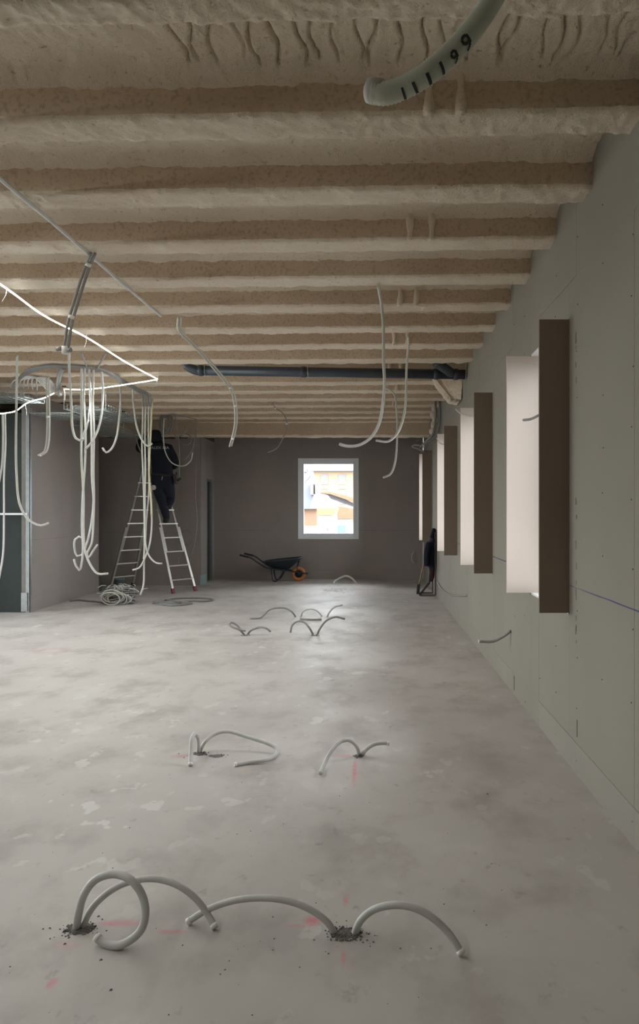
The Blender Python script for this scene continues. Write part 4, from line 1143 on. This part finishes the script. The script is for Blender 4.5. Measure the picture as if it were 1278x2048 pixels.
# ---------------------------------------------------------------- trestle with jacket by the right wall
YT = 12.45
def T(px, py, dy=0): return P(px, py, YT) + Vector((0, dy, 0))
tr = empty('folding_trestle', Vector((T(855, 1190).x, YT, 0)), 'brown steel folding trestle standing against the right wall under a jacket', 'trestle')
g = .016
b0, b1 = T(839, 1190), T(871, 1194); b0.z = g; b1.z = g
MB().bar(b0, b1, .028).build('foot_bar', M['frame_brown'], tr)
MB().bar(T(838, 1196, -.35).xyz * 1, T(872, 1199, -.35), .01) 
b2, b3 = b0 + Vector((0, .35, 0)), b1 + Vector((-.02, .35, 0))
MB().bar(b2, b3, .028).build('foot_bar', M['frame_brown'], tr)
top0, top1 = T(868, 1066), T(868, 1066, .3)
MB().bar(b1, T(870, 1066), .026).build('leg', M['frame_brown'], tr)
MB().bar(b3, T(868, 1066, .3), .026).build('leg', M['frame_brown'], tr)
MB().bar(b0, T(859, 1165), .034).build('brace', M['rubber'], tr)
MB().bar(T(859, 1165), T(862, 1128), .03).build('brace', M['rubber'], tr)
MB().bar(T(869, 1067), T(868, 1067, .3), .03).build('top_bar', M['frame_brown'], tr)
jk = empty('jacket', T(862, 1060), 'dark navy jacket draped over the trestle beside the right wall', 'jacket')
outl = [(868, 1060), (866, 1072), (862, 1082), (854, 1088), (852, 1100), (850, 1116), (849, 1131), (856, 1132), (858, 1138), (866, 1142), (872, 1138), (873, 1120), (873, 1095), (872, 1075), (872, 1058)]
vs_ = []; rows = 20; cols = 12
def edges_at(v):
    L = [(1057, 866, 871), (1066, 863, 872), (1080, 861, 872.5), (1086, 854, 873), (1100, 852, 873), (1116, 850, 873.5), (1131, 848.5, 874), (1133, 858, 874), (1140, 860, 873)]
    for (y0, a0, c0), (y1, a1, c1) in zip(L, L[1:]):
        if y0 <= v <= y1:
            t = (v - y0) / (y1 - y0); return a0 + (a1 - a0) * t, c0 + (c1 - c0) * t
    return L[-1][1], L[-1][2]
for i in range(rows + 1):
    v = 1057 + (1140 - 1057) * i / rows; a, c = edges_at(v)
    for j in range(cols):
        t = 2 * math.pi * j / cols
        px = (a + c) / 2 + (c - a) / 2 * math.cos(t)
        dep = .10 + .08 * min(1, i / 6)
        q = T(px, v, .14 - dep * math.sin(t)) + Vector((.012 * nz(t, v * .05, 0, 1.3), .02 * nz(math.cos(t) * 3, v * .03, 2, 1), 0))
        q.x = min(q.x, 1.20)
        vs_.append(q)
ff = [(i*cols+j, i*cols+(j+1) % cols, (i+1)*cols+(j+1) % cols, (i+1)*cols+j) for i in range(rows) for j in range(cols)] + [tuple(range(cols)), tuple(rows*cols+j for j in range(cols))[::-1]]
mesh_obj('body', vs_, ff, M['jacket'], jk, True)
MB().tube([T(857, 1086, -.04), T(853, 1100, -.09), T(851, 1116, -.09), T(851.5, 1131, -.08)], lambda t: .055 - .012 * t, 10, .04).build('sleeve', M['jacket'], jk, True)
MB().tube([T(869, 1060, .08), T(866, 1066, .02), T(863, 1074, -.03)], .035, 8, .03).build('collar', M['jacket'], jk, True)
mb = MB(); vs_ = []
for i in range(10):
    v = 1134 + (1163 - 1134) * i / 9; a, c = 858 + .3 * i, 871 - .35 * i - (1.5 if i > 7 else 0)
    for j in range(10):
        t = 2 * math.pi * j / 10
        vs_.append(T((a + c) / 2 + (c - a) / 2 * math.cos(t), v + .6 * math.sin(3 * t), .03 - .05 * math.sin(t)))
MB().add(vs_, [(i*10+j, i*10+(j+1) % 10, (i+1)*10+(j+1) % 10, (i+1)*10+j) for i in range(9) for j in range(10)] + [tuple(range(10)), tuple(90 + j for j in range(10))[::-1]]).build('scarf', M['burgundy'], None, True, label='burgundy cloth hanging below the navy jacket on the trestle', cat='cloth')
br = empty('mallet', F(839, 1178), 'long wooden handled tool leaning beside the trestle', 'tool')
MB().tube([T(840, 1174, .30), T(851, 1126, .28)], .014, 8, .1).build('handle', M['wood'], br, True)
a = F(838.5, 1179); MB().bar(T(840, 1172, .30), Vector((T(838, 1180, .30).x, YT + .30, .0)), .045, .05).build('head', M['rubber'], br)

# ---------------------------------------------------------------- outside
MB().box((-300, -200, -9.2), (300, 400, -9)).build('ground', M['ground'], kind='structure')
def bld(name, label, Y, depth, parts, cat='building', group=None):
    o = empty(name, P(parts[0][2][0][0], parts[0][2][0][1], Y), label, cat, group)
    for nm, mt, poly, dy, dp in parts:
        pts = [P(x, y, Y) + Vector((0, dy, 0)) for x, y in poly]
        MB().prism(pts, (0, dp, 0)).build(nm, M[mt], o)
    return o
def rc(x0, y0, x1, y1): return [(x0, y1), (x1, y1), (x1, y0), (x0, y0)]
pa = [('wall', 'ow_cream', rc(500, 941, 860, 1300), 0, 12), ('cornice', 'ow_white', rc(498, 936, 862, 942), -.6, 13), ('parapet', 'ow_white', rc(502, 926, 858, 936), .5, 11)]
for x0 in (642, 677, 712, 745, 610, 575):
    pa += [('window', 'owin', rc(x0, 949, x0 + 14, 969), -.06, .2), ('window', 'owin', rc(x0 + 2, 987, x0 + 15, 1008), -.06, .2), ('lintel_band', 'ow_white', rc(x0 - 1, 972, x0 + 15, 978), -.1, .2)]
bld('apartment_building', 'cream apartment building with a pale cornice seen through the far window', 62, 12, pa)
pa = [('roof', 'slate', [(560, 1018), (637, 1018), (628, 985), (617, 945), (611, 925), (560, 915)], 0, 4), ('wall', 'ow_orange', rc(560, 1018, 633, 1052), .3, 4), ('lower_wall', 'ow_white', rc(560, 1052, 640, 1300), .2, 4),
      ('chimney', 'obrick', rc(622, 968, 628, 990), -.4, 1.2), ('chimney', 'obrick', rc(632, 964, 638, 990), -.4, 1.2), ('window', 'owin', rc(606, 930, 614, 944), -.1, .2)]
bld('slate_house', 'house with a steep grey slate roof and brick chimneys left in the far window', 36, 8, pa)
pa = [('roof', 'slate_l', [(620, 1016), (672, 1016), (648, 988), (628, 988)], 0, 3), ('eave', 'ow_yellow', [(634, 1030), (668, 1030), (673, 1016), (634, 1016)], -.1, 3), ('wall', 'ow_white', rc(634, 1030, 668, 1300), .1, 3), ('window', 'owin', rc(652, 1056, 657, 1062), .02, .2)]
bld('white_house', 'bright white house with a yellow eave and pale slate roof in the far window', 32, 6, pa)
pa = [('roof', 'slate', [(640, 990), (712, 1016), (760, 1040), (760, 1030), (660, 985)], 1, 4), ('ridge_tiles', 'tile', [(636, 985), (660, 988), (760, 1022), (760, 1008), (655, 982)], .5, 4), ('tile_roof', 'tile', [(668, 1037), (770, 1037), (710, 1019), (668, 1012)], 0, 6), ('wall', 'ow_white', rc(664, 1037, 780, 1300), .2, 6), ('garage_door', 'garage', rc(670, 1051, 691, 1080), .1, .3)]
bld('tiled_house', 'low house with clay tile roof and blue door right in the far window', 42, 6, pa)
pts = [P(614, 900, 15.7), P(624, 935, 15.9), P(620, 955, 15.95), P(600, 975, 15.9)]
MB().tube(C([(625, 915), (626, 932), (622, 950), (610, 964), (598, 971)], 15.8), .006, 6, .05).build('outdoor_cable', M['cable_dark'], None, True, label='thin cable sagging across the upper left of the far window', cat='cable')
